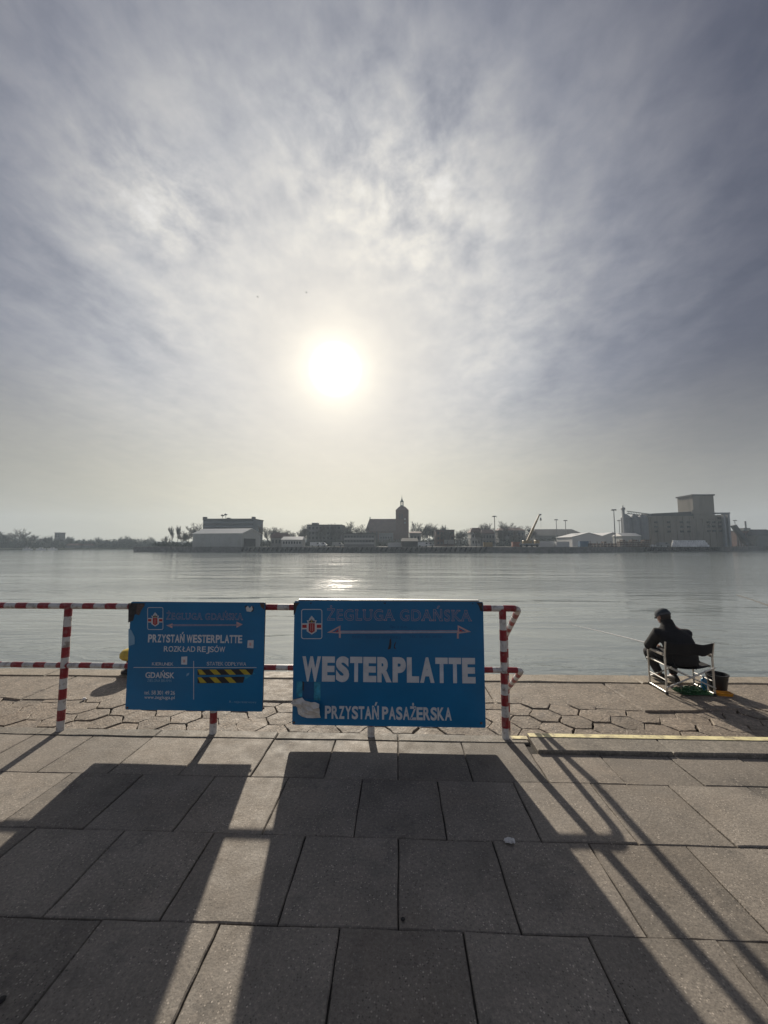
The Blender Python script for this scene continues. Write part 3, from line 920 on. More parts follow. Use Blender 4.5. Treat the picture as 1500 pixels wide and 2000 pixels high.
for (x, y, s_, lb) in ((787, 1797, 0.009, 'small dark pebble beside a slab joint at the bottom centre'), (3, 1955, 0.012, 'dark dry leaf fragment at the lower left edge of the paving')):
    p = onz(x, y); m = MB(); m.lathe([(s_, 0), (s_ * 1.1, s_ * .3), (s_ * .6, s_ * .7)], (p.x, p.y, 0.002), 7)
    tag(m.build('pebble', M_gum), lb, 'litter')
for (x, y, lb) in ((164, 1369, 'white crumpled paper bit near the bollard shadow on the hexagonal blocks'),):
    p = onz(x, y, QZ); m = MB(); m.lathe([(0.02, 0), (0.028, 0.012), (0.012, 0.03)], (p.x, p.y, QZ + 0.012), 6)
    tag(m.build('paper_scrap', M_paper), lb, 'litter')

# ================================================================== bollard
bx, by = -4.06, 5.97
bo = empty('mooring_bollard', (bx, by, QZ + 0.045), 'yellow mooring bollard at the quay edge half hidden behind the timetable board', 'bollard')
m = MB(); m.lathe([(0.17, 0.0), (0.17, 0.03), (0.115, 0.05), (0.105, 0.17), (0.115, 0.2)], (bx, by, QZ + 0.045), 20); m.build('stem', M_rubber, bo, smooth=True)
m = MB(); m.lathe([(0.11, 0.195), (0.17, 0.205), (0.20, 0.24), (0.20, 0.285), (0.17, 0.33), (0.09, 0.355), (0.02, 0.36)], (bx, by, QZ + 0.045), 24); m.build('head', M_boll, bo, smooth=True)
for k in range(6):
    m = MB(); m.lathe([(0.016, 0.03), (0.016, 0.045)], (bx + 0.145 * math.cos(k), by + 0.145 * math.sin(k), QZ + 0.045), 6); m.build('bolt', M_rustp, bo)

# ================================================================== folding chair
cx0, cy0 = 3.86, 5.57
ch = empty('folding_chair', (cx0, cy0, QZ), 'aluminium folding director chair with black canvas back, used by the angler', 'chair', rz=rad(-3))
HW, DB, DF = 0.295, -0.19, 0.19
TR = 0.0125
G = 0.022   # feet stand on the screed
for sx in (-1, 1):
    x = sx * HW
    m = MB(); m.tube([(x, DB, G + .012), (x, DB, 0.50)], TR, 10); m.tube([(x, DB, 0.50), (x + sx * 0.004, DB - 0.035, 0.705)], 0.0105, 10); local(m, 'rear_leg', M_tube, ch, True)
    m = MB(); m.tube([(x, DF, G + .012), (x, DF, 0.48)] + [(x, DF - 0.012, 0.505), (x, DF - 0.035, 0.518)], TR, 10); local(m, 'front_leg', M_tube, ch, True)
    m = MB(); m.tube([(x, DF - 0.03, 0.518), (x, DB, 0.518)], TR, 10); local(m, 'arm_tube', M_tube, ch, True)
    m = MB(); m.cbox(x - 0.022, x + 0.022, DB + 0.02, DF - 0.05, 0.515, 0.542, 0.008); local(m, 'arm_rest', M_armpad, ch)
    m = MB(); m.tube([(x, DB, G + .02), (x, DF, G + .02)], TR, 10); local(m, 'skid', M_tube, ch, True)
    m = MB(); m.tube([(x, DB, 0.20), (x, DF, 0.20)], 0.008, 8); local(m, 'side_stretcher', M_tube, ch, True)
    m = MB(); m.tube([(x * 0.93, DB + .02, 0.385), (x * 0.93, DF - .01, 0.385)], 0.011, 8); local(m, 'seat_rail', M_tube, ch, True)
    for yy in (DB, DF):
        m = MB(); m.lathe([(0.018, G - 0.006), (0.018, G + .022), (0.014, G + .03)], (x, yy, 0), 10); local(m, 'foot_cap', M_rubber, ch)
for yy, d in ((DB - 0.018, 1), (DF + 0.018, -1)):
    for s_ in (-1, 1):
        m = MB(); m.tube([(-s_ * HW * 1.02, yy + s_ * 0.012, 0.385), (s_ * HW * 1.05, yy + s_ * 0.012, 0.115)], 0.0095, 8); local(m, 'cross_brace', M_tube, ch, True)
# seat sling sagging under load
m = MB(); n = 8; vs = []
for j in range(n):
    for i in range(n):
        u = i / (n - 1) * 2 - 1; v = j / (n - 1) * 2 - 1
        vs.append((u * HW * 0.95, v * 0.18, 0.40 - 0.05 * (1 - u * u)))
m.add(vs, [(j * n + i, j * n + i + 1, (j + 1) * n + i + 1, (j + 1) * n + i) for j in range(n - 1) for i in range(n - 1)])
so_ = local(m, 'seat', M_canvas, ch, True); md = so_.modifiers.new('t', 'SOLIDIFY'); md.thickness = 0.006
m = MB(); n = 16; k = 7; vs = []
for j in range(k):
    for i in range(n):
        u = i / (n - 1) * 2 - 1; v = j / (k - 1)
        z = 0.555 + v * 0.145 - 0.020 * (1 - u * u) * (1 - v) - 0.018 * math.exp(-((u - .45) / .25) ** 2) * v + (0.012 * math.sin(u * 9) * (1 - v))
        vs.append((u * (HW + 0.008), DB - 0.012 - 0.035 * v - 0.03 * (1 - u * u) + 0.012 * math.sin(u * 6 + 1), z))
m.add(vs, [(j * n + i, j * n + i + 1, (j + 1) * n + i + 1, (j + 1) * n + i) for j in range(k - 1) for i in range(n - 1)])
so_ = local(m, 'backrest', M_canvas, ch, True); md = so_.modifiers.new('t', 'SOLIDIFY'); md.thickness = 0.007

# ================================================================== angler
def skin_obj(name, verts, edges, radii, m, parent, root=0, sub=2):
    """verts in world space; radii = r or (rx, ry)"""
    me = bpy.data.meshes.new(name)
    o = parent.location
    me.from_pydata([Vector(v) - o for v in verts], edges, [])
    ob = bpy.data.objects.new(name, me); COL.objects.link(ob); ob.parent = parent
    me.materials.append(m)
    md = ob.modifiers.new('skin', 'SKIN'); md.use_smooth_shade = True; md.branch_smoothing = 0.5
    bm = bmesh.new(); bm.from_mesh(me)
    lay = bm.verts.layers.skin.verify()
    bm.verts.ensure_lookup_table()
    for i, v in enumerate(bm.verts):
        r_ = radii[i] if isinstance(radii[i], tuple) else (radii[i], radii[i])
        v[lay].radius = r_
        v[lay].use_root = (i == root)
    bm.to_mesh(me); bm.free()
    sb = ob.modifiers.new('sub', 'SUBSURF'); sb.levels = sub; sb.render_levels = sub
    return ob

def graph(chains):
    """chains: list of lists of (point, radius); identical points are shared"""
    vs, es, rs, idx = [], [], [], {}
    for chn in chains:
        last = None
        for p, r_ in chn:
            key = tuple(round(q, 4) for q in p)
            if key not in idx:
                idx[key] = len(vs); vs.append(p); rs.append(r_)
            if last is not None and last != idx[key]: es.append((last, idx[key]))
            last = idx[key]
    return vs, es, rs

pe = empty('person', (3.84, 5.55, QZ), 'seated angler in black coat and dark cap, back turned, holding a rod', 'person')
pel = (3.84, 5.53, 0.045)
wai = (3.835, 5.50, 0.15); che = (3.80, 5.52, 0.29); upc = (3.775, 5.555, 0.385); nek = (3.765, 5.60, 0.455); nk2 = (3.76, 5.635, 0.50)
hd1 = (3.755, 5.655, 0.555); hd2 = (3.755, 5.66, 0.61)
hipL = (3.755, 5.55, 0.03); hipR = (3.935, 5.55, 0.03)
knL = (3.655, 5.935, 0.035); knR = (3.975, 5.95, 0.03)
anL = (3.795, 5.865, -0.325); anR = (3.955, 5.82, -0.325)
shL = (3.605, 5.565, 0.355); shR = (3.945, 5.55, 0.355)
elL = (3.575, 5.74, 0.145); elR = (3.975, 5.70, 0.13)
wrL = (3.685, 5.925, 0.15); wrR = (3.80, 5.915, 0.14)
def lerp(a_, c_, t_): return tuple(p_ + (q_ - p_) * t_ for p_, q_ in zip(a_, c_))
ROD0 = Vector((3.80, 5.79, 0.105))
ROD1 = ony(1118, 1216, 7.9)
rdir = (ROD1 - ROD0).normalized()
def on_rod(t_): return ROD0 + rdir * t_
def hand(wr, gx, side):
    """palm and five fingers closed round the rod near x = gx"""
    g = on_rod(gx)
    wr = Vector(wr)
    pc = g + Vector((0, -0.030, -0.008))
    ch_ = [[(tuple(wr), 0.024), (tuple(pc), (0.024, 0.017))]]
    for k in range(4):
        off = (k - 1.5) * 0.018
        L_ = (0.9, 1.0, 0.95, 0.8)[k]
        base = g + rdir * off
        p0 = base + Vector((0, -0.018, 0.010)); p1 = base + Vector((0, 0.004, 0.020 * L_)); p2 = base + Vector((0, 0.020 * L_, 0.004)); p3 = base + Vector((0, 0.012, -0.014 * L_))
        ch_.append([(tuple(pc), (0.024, 0.017)), (tuple(p0), 0.0095), (tuple(p1), 0.009), (tuple(p2), 0.0085), (tuple(p3), 0.0075)])
    base = g + rdir * (side * 0.03)
    ch_.append([(tuple(pc), (0.024, 0.017)), (tuple(pc + rdir * side * 0.022), 0.011), (tuple(base + Vector((0, -0.004, 0.020))), 0.0095), (tuple(base + Vector((0, 0.016, 0.014)) + rdir * side * 0.008), 0.008)])
    return ch_
wrLp = tuple(on_rod(0.24) + Vector((0.005, -0.085, -0.022))); wrRp = tuple(on_rod(0.09) + Vector((0.03, -0.08, -0.02)))
chains = [[(pel, (0.13, 0.10)), (wai, (0.13, 0.09)), (che, (0.14, 0.09)), (upc, (0.12, 0.075)), (nek, 0.055), (nk2, 0.05), (hd1, (0.072, 0.078)), (hd2, (0.062, 0.07))],
          [(upc, (0.12, 0.075)), (shL, 0.058), (lerp(shL, elL, .5), 0.046), (elL, 0.042), (lerp(elL, wrLp, .5), 0.036), (wrLp, 0.024)],
          [(upc, (0.12, 0.075)), (shR, 0.058), (lerp(shR, elR, .5), 0.046), (elR, 0.042), (lerp(elR, wrRp, .5), 0.036), (wrRp, 0.024)],
          [(pel, (0.13, 0.10)), (hipL, 0.085), (lerp(hipL, knL, .55), 0.072), (knL, 0.055), (lerp(knL, anL, .4), 0.050), (anL, 0.034), (lerp(anL, (anL[0] - .015, anL[1] + .11, QZ + .1), 1), 0.03)],
          [(pel, (0.13, 0.10)), (hipR, 0.085), (lerp(hipR, knR, .55), 0.072), (knR, 0.055), (lerp(knR, anR, .4), 0.050), (anR, 0.034), (lerp(anR, (anR[0] + .01, anR[1] + .11, QZ + .1), 1), 0.03)]]
chains += hand(wrLp, 0.24, 1) + hand(wrRp, 0.09, 1)
vs, es, rs = graph(chains)
skin_obj('body', vs, es, rs, M_skin, pe)
# coat: a little outside the body, with its tail hanging over the seat
def grow(c_, g_): return [[(p_, tuple(q_ + g_ for q_ in r_) if isinstance(r_, tuple) else r_ + g_) for p_, r_ in chn] for chn in c_]
slv = 0.90
m = MB()
rings = [(3.86, 5.50, -0.045, .185, .125), (3.858, 5.495, 0.05, .19, .14), (3.835, 5.495, 0.15, .197, .142), (3.805, 5.505, 0.25, .212, .138), (3.785, 5.525, 0.325, .215, .126),
         (3.768, 5.552, 0.39, .178, .11), (3.762, 5.58, 0.43, .115, .092), (3.757, 5.605, 0.475, .078, .078), (3.755, 5.615, 0.50, .07, .07)]
nn_ = 28; vs = []
for k, (x, y, z, rx, ry) in enumerate(rings):
    for i in range(nn_):
        a_ = 2 * math.pi * i / nn_
        f_ = 1 + 0.02 * math.sin(a_ * 5 + k * 1.3) + 0.012 * math.sin(a_ * 9 - k)
        vs.append((x + rx * math.cos(a_) * f_, y + ry * math.sin(a_) * f_, z + 0.006 * math.sin(a_ * 3 + k)))
m.add(vs, [(k * nn_ + i, k * nn_ + (i + 1) % nn_, (k + 1) * nn_ + (i + 1) % nn_, (k + 1) * nn_ + i) for k in range(len(rings) - 1) for i in range(nn_)] + [tuple(reversed(range(nn_))), tuple(range((len(rings) - 1) * nn_, len(rings) * nn_))])
for sh, elb, wr_ in ((shL, elL, wrLp), (shR, elR, wrRp)):
    pts = [lerp(sh, (3.78, 5.55, .34), .35), sh, lerp(sh, elb, .5), elb, lerp(elb, wr_, .45), lerp(elb, wr_, .88)]
    m.tube(pts, [.075, .088, .074, .068, .056, .044], 14)
o = m.build('coat', M_jacket, pe, fix=True)
md = o.modifiers.new('fuse', 'REMESH'); md.mode = 'VOXEL'; md.voxel_size = 0.011; md.use_smooth_shade = True
md = o.modifiers.new('soft', 'SMOOTH'); md.factor = 0.5; md.iterations = 4
tro = [[(pel, (0.14, 0.115)), (hipL, 0.100), (lerp(hipL, knL, .55), 0.085), (knL, 0.070), (lerp(knL, anL, .45), 0.066), (lerp(anL, knL, .08), 0.056)],
       [(pel, (0.14, 0.115)), (hipR, 0.100), (lerp(hipR, knR, .55), 0.085), (knR, 0.070), (lerp(knR, anR, .45), 0.066), (lerp(anR, knR, .08), 0.056)]]
vs, es, rs = graph(tro)
skin_obj('trousers', vs, es, rs, M_trouser, pe)
# coat tail draped past the right edge of the seat
m = MB(); n = 10; k = 6; vs = []
for j in range(k):
    for i in range(n):
        u = i / (n - 1); v = j / (k - 1)
        vs.append((3.74 + u * 0.28 + 0.035 * v * u, 5.405 + 0.02 * math.sin(u * 9) - 0.005 * v + 0.05 * u * u, 0.10 - v * (0.12 + 0.03 * math.sin(u * 5 + 1))))
m.add(vs, [(j * n + i, j * n + i + 1, (j + 1) * n + i + 1, (j + 1) * n + i) for j in range(k - 1) for i in range(n - 1)])
o = m.build('coat_tail', M_jacket, pe, smooth=True); md = o.modifiers.new('t', 'SOLIDIFY'); md.thickness = 0.008
# collar
m = MB(); m.lathe([(0.082, -0.035), (0.078, 0.0), (0.074, 0.032)], (0, 0, 0), 20, M=Matrix.Translation((3.757, 5.612, 0.482)) @ Matrix.Rotation(rad(-28), 4, 'X')); m.build('collar', M_jacket, pe, smooth=True)
# shoes
for an, s_ in ((anL, -0.12), (anR, 0.08)):
    m = MB()
    A = Matrix.Translation((an[0], an[1] + 0.03, QZ + 0.045 + 0.0)) @ Matrix.Rotation(-s_, 4, 'Z')
    prof = [(-0.095, 0.036, 0.07), (-0.06, 0.040, 0.10), (0.0, 0.040, 0.085), (0.06, 0.046, 0.06), (0.12, 0.045, 0.045), (0.165, 0.030, 0.03)]
    vs = []
    for yy, hw, hh in prof:
        for q_ in range(10):
            a_ = 2 * math.pi * q_ / 10
            vs.append(A @ Vector((hw * math.cos(a_), yy, max(0.0, hh * 0.5 + hh * 0.5 * math.sin(a_) * 1.15))))
    fs = [(i * 10 + q_, i * 10 + (q_ + 1) % 10, (i + 1) * 10 + (q_ + 1) % 10, (i + 1) * 10 + q_) for i in range(5) for q_ in range(10)] + [tuple(range(10)), tuple(reversed(range(50, 60)))]
    m.add(vs, fs); m.build('shoe', M_shoe, pe, smooth=True, fix=True)
# face turned a little left and down, hair, cap with peak
HM = Matrix.Translation((3.748, 5.668, 0.560)) @ Matrix.Rotation(rad(12), 4, 'Z') @ Matrix.Rotation(rad(-26), 4, 'X')   # head frame, +Y is the way he faces
def head_part(name, mt, prof_fn, nu=18, nv=12):
    m_ = MB(); vs = []
    for j in range(nv):
        for i in range(nu):
            vs.append(HM @ Vector(prof_fn(2 * math.pi * i / nu, j / (nv - 1))))
    m_.add(vs, [(j * nu + i, j * nu + (i + 1) % nu, (j + 1) * nu + (i + 1) % nu, (j + 1) * nu + i) for j in range(nv - 1) for i in range(nu)] + [tuple(reversed(range(nu))), tuple(range((nv - 1) * nu, nv * nu))])
    return m_.build(name, mt, pe, smooth=True, fix=True)
def skull(a_, v):
    th = math.pi * (0.06 + 0.88 * v)
    s_ = math.sin(th); z = -math.cos(th) * 0.115
    fr = math.cos(a_ - math.pi / 2)
    x = math.cos(a_) * s_ * 0.074 * (1 - 0.12 * max(0, -z / 0.115) * max(0, fr)); y = math.sin(a_) * s_ * 0.093
    if z < -0.02 and fr > 0.6: y += 0.012 * fr
    if z < -0.02 and fr < 0: y *= 0.86
    return (x, y, z)
head_part('head', M_skin, skull)
m = MB(); m.add([HM @ Vector(v) for v in ((0, 0.09, 0.02), (-0.014, 0.088, -0.028), (0.014, 0.088, -0.028), (0, 0.118, -0.024))], [(0, 1, 3), (0, 3, 2), (1, 2, 3), (0, 2, 1)]); m.build('nose', M_skin, pe, fix=True)
for s_ in (-1, 1):
    m = MB(); m.lathe([(0.004, -0.03), (0.014, -0.018), (0.019, 0.008), (0.012, 0.026), (0.004, 0.03)], (0, 0, 0), 8, M=HM @ Matrix.Translation((s_ * 0.076, -0.008, -0.01)) @ Matrix.Scale(0.45, 4, (1, 0, 0))); m.build('ear', M_skin, pe, smooth=True)
    m = MB(); m.lathe([(0.004, -0.006), (0.009, 0), (0.004, 0.006)], (0, 0, 0), 8, M=HM @ Matrix.Translation((s_ * 0.030, 0.084, 0.012))); m.build('eye', M_hair, pe, smooth=True)
m = MB(); m.tube([HM @ Vector(v) for v in ((-0.024, 0.088, -0.055), (0, 0.098, -0.056), (0.024, 0.088, -0.055))], 0.004, 6); m.build('mouth', M_emred, pe)
def hairf(a_, v):
    x, y, z = skull(a_, 0.16 + v * 0.66)
    fr = math.sin(a_)
    k_ = 1.06 if fr < 0.12 else 0.95
    return (x * k_, y * k_, z)
head_part('hair', M_hair, hairf, 18, 8)
def capf(a_, v):
    th = math.pi / 2 * v
    r_ = math.cos(th) ** 0.75 if v < 1 else 0
    z = 0.018 + 0.094 * math.sin(th) ** 0.9 if v > 0 else 0.010
    return (math.cos(a_) * 0.087 * max(r_, 0.05), math.sin(a_) * 0.106 * max(r_, 0.05), z)
head_part('cap', M_capc, capf, 20, 9)
m = MB(); vs = []
for j in range(4):
    for i in range(9):
        a_ = rad(35 + 110 * i / 8); r_ = 0.085 + 0.038 * j / 3 * math.sin(rad(180 * i / 8)) ** 0.6
        vs.append(HM @ Vector((math.cos(a_) * r_ * 0.92, math.sin(a_) * r_ * 1.05, 0.02 - 0.012 * j / 3)))
m.add(vs, [(j * 9 + i, j * 9 + i + 1, (j + 1) * 9 + i + 1, (j + 1) * 9 + i) for j in range(3) for i in range(8)])
o = m.build('cap_peak', M_capc, pe, smooth=True); md = o.modifiers.new('t', 'SOLIDIFY'); md.thickness = 0.006
m = MB(); vs = []
for j in range(2):
    for i in range(20):
        a_ = 2 * math.pi * i / 20; vs.append(HM @ Vector((math.cos(a_) * 0.0895, math.sin(a_) * 0.1085, 0.008 + 0.024 * j)))
m.add(vs, [(i, (i + 1) % 20, 20 + (i + 1) % 20, 20 + i) for i in range(20)])
m.build('cap_band', mat('cap_band_cloth', (0.075, 0.08, 0.09), 0.8, 0.2, 40), pe, smooth=True)

# rods
def rod(name, p0, p1, label, dark, sag=0.0, r0=0.0105, tip=0.35):
    p0 = Vector(p0); p1 = Vector(p1)
    o_ = empty(name, p0, label, 'fishing rod')
    d = p1 - p0
    pts = [p0 + d * t_ - Vector((0, 0, sag * t_ * t_)) for t_ in [i / 12 for i in range(13)]]
    m_ = MB(); m_.tube(pts, [r0 * (1 - (1 - tip) * i / 12) for i in range(13)], 8); m_.build('blank', M_rodd if dark else M_rod, o_, smooth=True)
    m_ = MB(); m_.tube([p0 - d.normalized() * 0.02, p0 + d.normalized() * 0.30], 0.0125, 8); m_.build('handle', M_rubber, o_, smooth=True)
    c_ = p0 + d.normalized() * 0.22 - Vector((0, 0, 0.03))
    m_ = MB(); m_.lathe([(0.018, -0.02), (0.026, -0.012), (0.020, 0.0), (0.026, 0.012), (0.018, 0.02)], c_, 10, M=Matrix.Rotation(rad(90), 4, 'Y')); m_.build('reel', M_tube, o_, smooth=True)
    for i in (5, 7, 9, 11, 12):
        m_ = MB(); q_ = [pts[i] + Vector((0, 0, -0.012)) + 0.010 * Vector((math.cos(a_), 0, math.sin(a_))) for a_ in [2 * math.pi * k_ / 8 for k_ in range(9)]]
        m_.tube(q_, 0.0015, 4); m_.build('line_guide', M_tube, o_)
    return o_
rod('fishing_rod', ROD0, ROD1, 'pale fishing rod held by the seated angler, pointing left over the water', False, 0.05)
q0 = ony(1560, 1205, 6.0); q1 = ony(1438, 1157, 8.4)
r2 = rod('fishing_rod', q0, q1, 'dark thin fishing rod entering from the right edge above the water', True, 0.05, 0.016, 0.5)
m = MB(); m.tube([(q0.x, q0.y, QZ + 0.04), (q0.x, q0.y, q0.z - 0.01)], 0.008, 8); m.build('rod_rest', M_tube, r2)

# bucket
bc = Vector((4.345, 5.57, QZ + 0.02))
bu = empty('bucket', bc, 'black plastic bucket with pale label standing right of the folding chair', 'bucket')
m = MB(); m.lathe([(0.098, 0.0), (0.125, 0.205), (0.134, 0.206), (0.134, 0.222), (0.120, 0.222), (0.094, 0.01), (0.02, 0.009)], bc, 26); m.build('shell', M_bucket, bu, smooth=True)
m = MB(); m.tube([bc + Vector((0.137 * math.cos(a_), -0.0 - 0.1 * math.sin(a_), 0.215 - 0.035 * math.sin(a_))) for a_ in [math.pi * k_ / 12 for k_ in range(13)]], 0.0035, 6); m.build('handle', M_tube, bu)
m = MB(); vs = []
for j in range(2):
    for i in range(4):
        a_ = rad(-62 + 7 * i); r_ = 0.1215 + 0.004 * j; vs.append(bc + Vector((r_ * math.cos(a_), r_ * math.sin(a_), 0.145 + 0.032 * j)))
m.add(vs, [(i, i + 1, 5 + i, 4 + i) for i in range(3)]); m.build('label_patch', M_letter, bu)
# tray
tc = onz(1413, 1359, QZ)
ty = empty('bait_tray', (tc.x, tc.y, QZ + 0.012), 'flat orange bait tray on the ground in front of the black bucket', 'tray', rz=rad(-8))
m = MB()
o_ = rrect(-0.10, -0.06, 0.10, 0.06, 0.03, 3); i_ = rrect(-0.085, -0.046, 0.085, 0.046, 0.025, 3); n = len(o_)
m.add([(x * .9, y * .9, 0) for x, y in o_] + [(x, y, 0.035) for x, y in o_] + [(x, y, 0.035) for x, y in i_] + [(x * .92, y * .92, 0.008) for x, y in i_],
      [(k * n + i, k * n + (i + 1) % n, (k + 1) * n + (i + 1) % n, (k + 1) * n + i) for k in range(3) for i in range(n)] + [tuple(range(3 * n, 4 * n)), tuple(reversed(range(n)))])
local(m, 'basin', M_tray, ty, True)
m = MB(); m.box(-0.085, 0.085, -0.004, 0.004, 0.009, 0.026); local(m, 'divider', M_tray, ty)
# bottle
bp = Vector((4.155, 5.55, QZ + 0.02))
bt = empty('water_bottle', bp, 'slim blue bottle standing under the right side of the folding chair', 'bottle')
m = MB(); m.lathe([(0.030, 0), (0.033, 0.008), (0.033, 0.135), (0.028, 0.152), (0.014, 0.165), (0.014, 0.172)], bp, 18); m.build('body', M_bottle, bt, smooth=True)
m = MB(); m.lathe([(0.017, 0.170), (0.017, 0.188), (0.012, 0.191)], bp, 14); m.build('cap', M_contb, bt, smooth=True)
# landing net heap: loops of green mesh cord
lc = Vector((3.965, 5.46, QZ + 0.02))
ln = empty('landing_net', lc, 'heap of green landing net and cord lying under the folding chair', 'net')
rr = random.Random(12)
for k in range(7):
    m = MB()
    a0 = rr.uniform(0, 6.28); cx_ = lc.x + rr.uniform(-.18, .18); cy_ = lc.y + rr.uniform(-.07, .07); ra = rr.uniform(.05, .13); rb = rr.uniform(.035, .07)
    pts = []
    for i in range(26):
        a_ = a0 + i / 25 * rr.choice((1.6, 2.0)) * math.pi * 1.0
        a_ = a0 + i / 25 * 3.4 * math.pi
        pts.append((cx_ + ra * math.cos(a_) * (1 + .2 * math.sin(3 * a_)), cy_ + rb * math.sin(a_), lc.z + 0.016 + 0.03 * abs(math.sin(a_ * 1.3 + k)) + 0.004 * k))
    m.tube(pts, 0.007, 6); m.build('cord_loop', M_green, ln, smooth=True)
m = MB(); n = 12; vs = []
for j in range(n):
    for i in range(n):
        u = i / (n - 1) * 2 - 1; v = j / (n - 1) * 2 - 1
        vs.append((lc.x + u * .21, lc.y + v * .085, lc.z + 0.003 + (0.05 * abs(mnoise.noise(Vector((u * 2.2, v * 2.2, 4)))) + 0.02) * max(0, 1 - u * u * .9) * max(0, 1 - v * v)))
m.add(vs, [(j * n + i, j * n + i + 1, (j + 1) * n + i + 1, (j + 1) * n + i) for j in range(n - 1) for i in range(n - 1)])
m.build('mesh_bag', M_green, ln, smooth=True)
m = MB(); pts = [(4.04 + .055 * math.cos(a_), 5.44 + .02 * math.sin(a_), QZ + 0.075 + .05 * math.sin(a_)) for a_ in [2 * math.pi * k_ / 20 for k_ in range(21)]]
m.tube(pts, 0.008, 6); m.build('net_hoop', M_green, ln, smooth=True)

# ================================================================== far bank
FQ = [(-123, 176), (-60, 157.5), (-15, 152), (65, 155), (140, 192), (212, 229), (420, 330)]
m = MB()
poly = FQ + [(420, 620), (-190, 620), (-158, 420)]
m.prism(poly, WZ - 2, LZ, 0.0)
struct('far_quay', m, [M_land], org=(0, 0, 0), fix=True)
m = MB()
for (x0, y0), (x1, y1) in zip(FQ, FQ[1:]):
    d = Vector((x1 - x0, y1 - y0, 0)).normalized(); nrm = Vector((d.y, -d.x, 0))
    a_ = Vector((x0, y0, 0)); c_ = Vector((x1, y1, 0))
    for (k0, k1, z0, z1) in ((0.25, -1.2, LZ - 0.5, LZ + 0.12), (0.1, -0.3, WZ - 1, LZ - 0.52)):
        v = [a_ + nrm * k0, c_ + nrm * k0, c_ + nrm * k1, a_ + nrm * k1]
        m.add([(p.x, p.y, z0) for p in v] + [(p.x, p.y, z1) for p in v], [(0, 1, 5, 4), (1, 2, 6, 5), (2, 3, 7, 6), (3, 0, 4, 7), (4, 5, 6, 7)])
struct('far_quay_wall', m, M_quayf, org=(0, 0, 0), fix=True)
LS = [(-900, 215), (-251, 236), (-226, 246), (-206, 262), (-186, 288)]
m = MB(); m.prism(LS + [(-225, 600), (-900, 700)], WZ - 2, WZ + 0.9, 0.0)
struct('left_shore', m, M_bank, org=(0, 0, 0), fix=True)
m = MB(); m.prism([(-1090, 640), (1090, 640), (1090, 850), (-1090, 850)], WZ - 2, WZ + 1.2, 0.0)
struct('distant_land', m, M_bank, org=(0, 0, 0))

# tilted rubber fenders hung along the far quay
fm = MB(); fm.tube([(-0.42, -0.35, -1.55), (0.42, -0.35, 0.0)], 0.34, 8); fm_me = fm.mesh('rubber_fender', M_rubber, smooth=True)
fl = MB(); fl.tube([(-0.42, -0.35, -1.55), (0.42, -0.35, 0.0)], 0.30, 8); fl_me = fl.mesh('rubber_fender', M_quayf, smooth=True)
def along(d):
    for (x0, y0), (x1, y1) in zip(FQ, FQ[1:]):
        L = math.hypot(x1 - x0, y1 - y0)
        if d <= L: return Vector((x0 + (x1 - x0) * d / L, y0 + (y1 - y0) * d / L, LZ)), math.atan2(y1 - y0, x1 - x0)
        d -= L
    return None
d = 30.0
while True:
    r_ = along(d)
    if not r_: break
    p, a_ = r_
    pxl = 750 + F * (p - CAM).dot(_r) / (p - CAM).dot(_f)
    if pxl > 1440: break
    left = 470 < pxl < 950; right = 1255 < pxl < 1405
    if left or right:
        o = bpy.data.objects.new('rubber_fender', fm_me if (int(d / 1.9) % 1 == 0) else fl_me); COL.objects.link(o)
        o.location = p + Vector((0, 0, -0.1)); o.rotation_euler = (0, 0, a_); o.scale = (1, 1, 1) if left else (1.5, 1.2, 1.1)
        if left: tag(o, 'slanting black rubber fender in the row on the far quay below the church', 'fender', 'rubber fenders on the far quay wall below the church')
        else: tag(o, 'slanting black rubber fender in the row on the far quay below the grain silo', 'fender', 'rubber fenders on the far quay wall below the silo')
    d += 1.95

def X(px_, Y): return ony(px_, 1060, Y).x
def Z(py_, Y, px_=750): return ony(px_, py_, Y).z
def thing(name, px_, Y, label, cat, group=None, z=LZ):
    return empty(name, (X(px_, Y), Y, z), label, cat, group)

# ---- trees: bare winter crowns
def make_tree(seed, spread, upright, dens=1.0, levels=4):
    rr = random.Random(seed)
    tr, cr = MB(), MB()
    def seg(mb_, a_, c_, r0, r1, n=3):
        mb_.tube([a_, c_], [max(r0, .0044), max(r1, .0036)], n, caps=False)
    def grow_(p, d, L, r_, lev):
        k = 2 if lev < 2 else 1
        q = p
        for i in range(k + 1):
            d = (d + Vector((rr.uniform(-.2, .2), rr.uniform(-.2, .2), rr.uniform(-.05, .15)))).normalized()
            e = q + d * (L / (k + 1))
            seg(tr if lev < 2 else cr, q, e, r_, r_ * 0.78, 5 if lev < 1 else 3)
            r_ *= 0.78; q = e
            if lev < levels and (i > 0 or lev > 0):
                nb = rr.choice((1, 2, 2)) if lev > 0 else 2
                for b_ in range(max(1, int(nb * dens))):
                    a_ = rr.uniform(0, 6.28)
                    side = Vector((math.cos(a_), math.sin(a_), 0))
                    nd = (d * upright + side * spread * rr.uniform(.5, 1.2) + Vector((0, 0, 0.25))).normalized()
                    grow_(q, nd, L * rr.uniform(.55, .8), r_ * 0.6, lev + 1)
        if lev < levels:
            grow_(q, d, L * 0.7, r_ * 0.8, lev + 1)
    grow_(Vector((0, 0, -0.02)), Vector((0, 0, 1)), 0.36, 0.022, 0)
    zmax = max(v[2] for v in cr.v)
    for q in (tr, cr):
        q.v = [(x / zmax, y / zmax, z / zmax) for x, y, z in q.v]
    return tr, cr
TREES = []
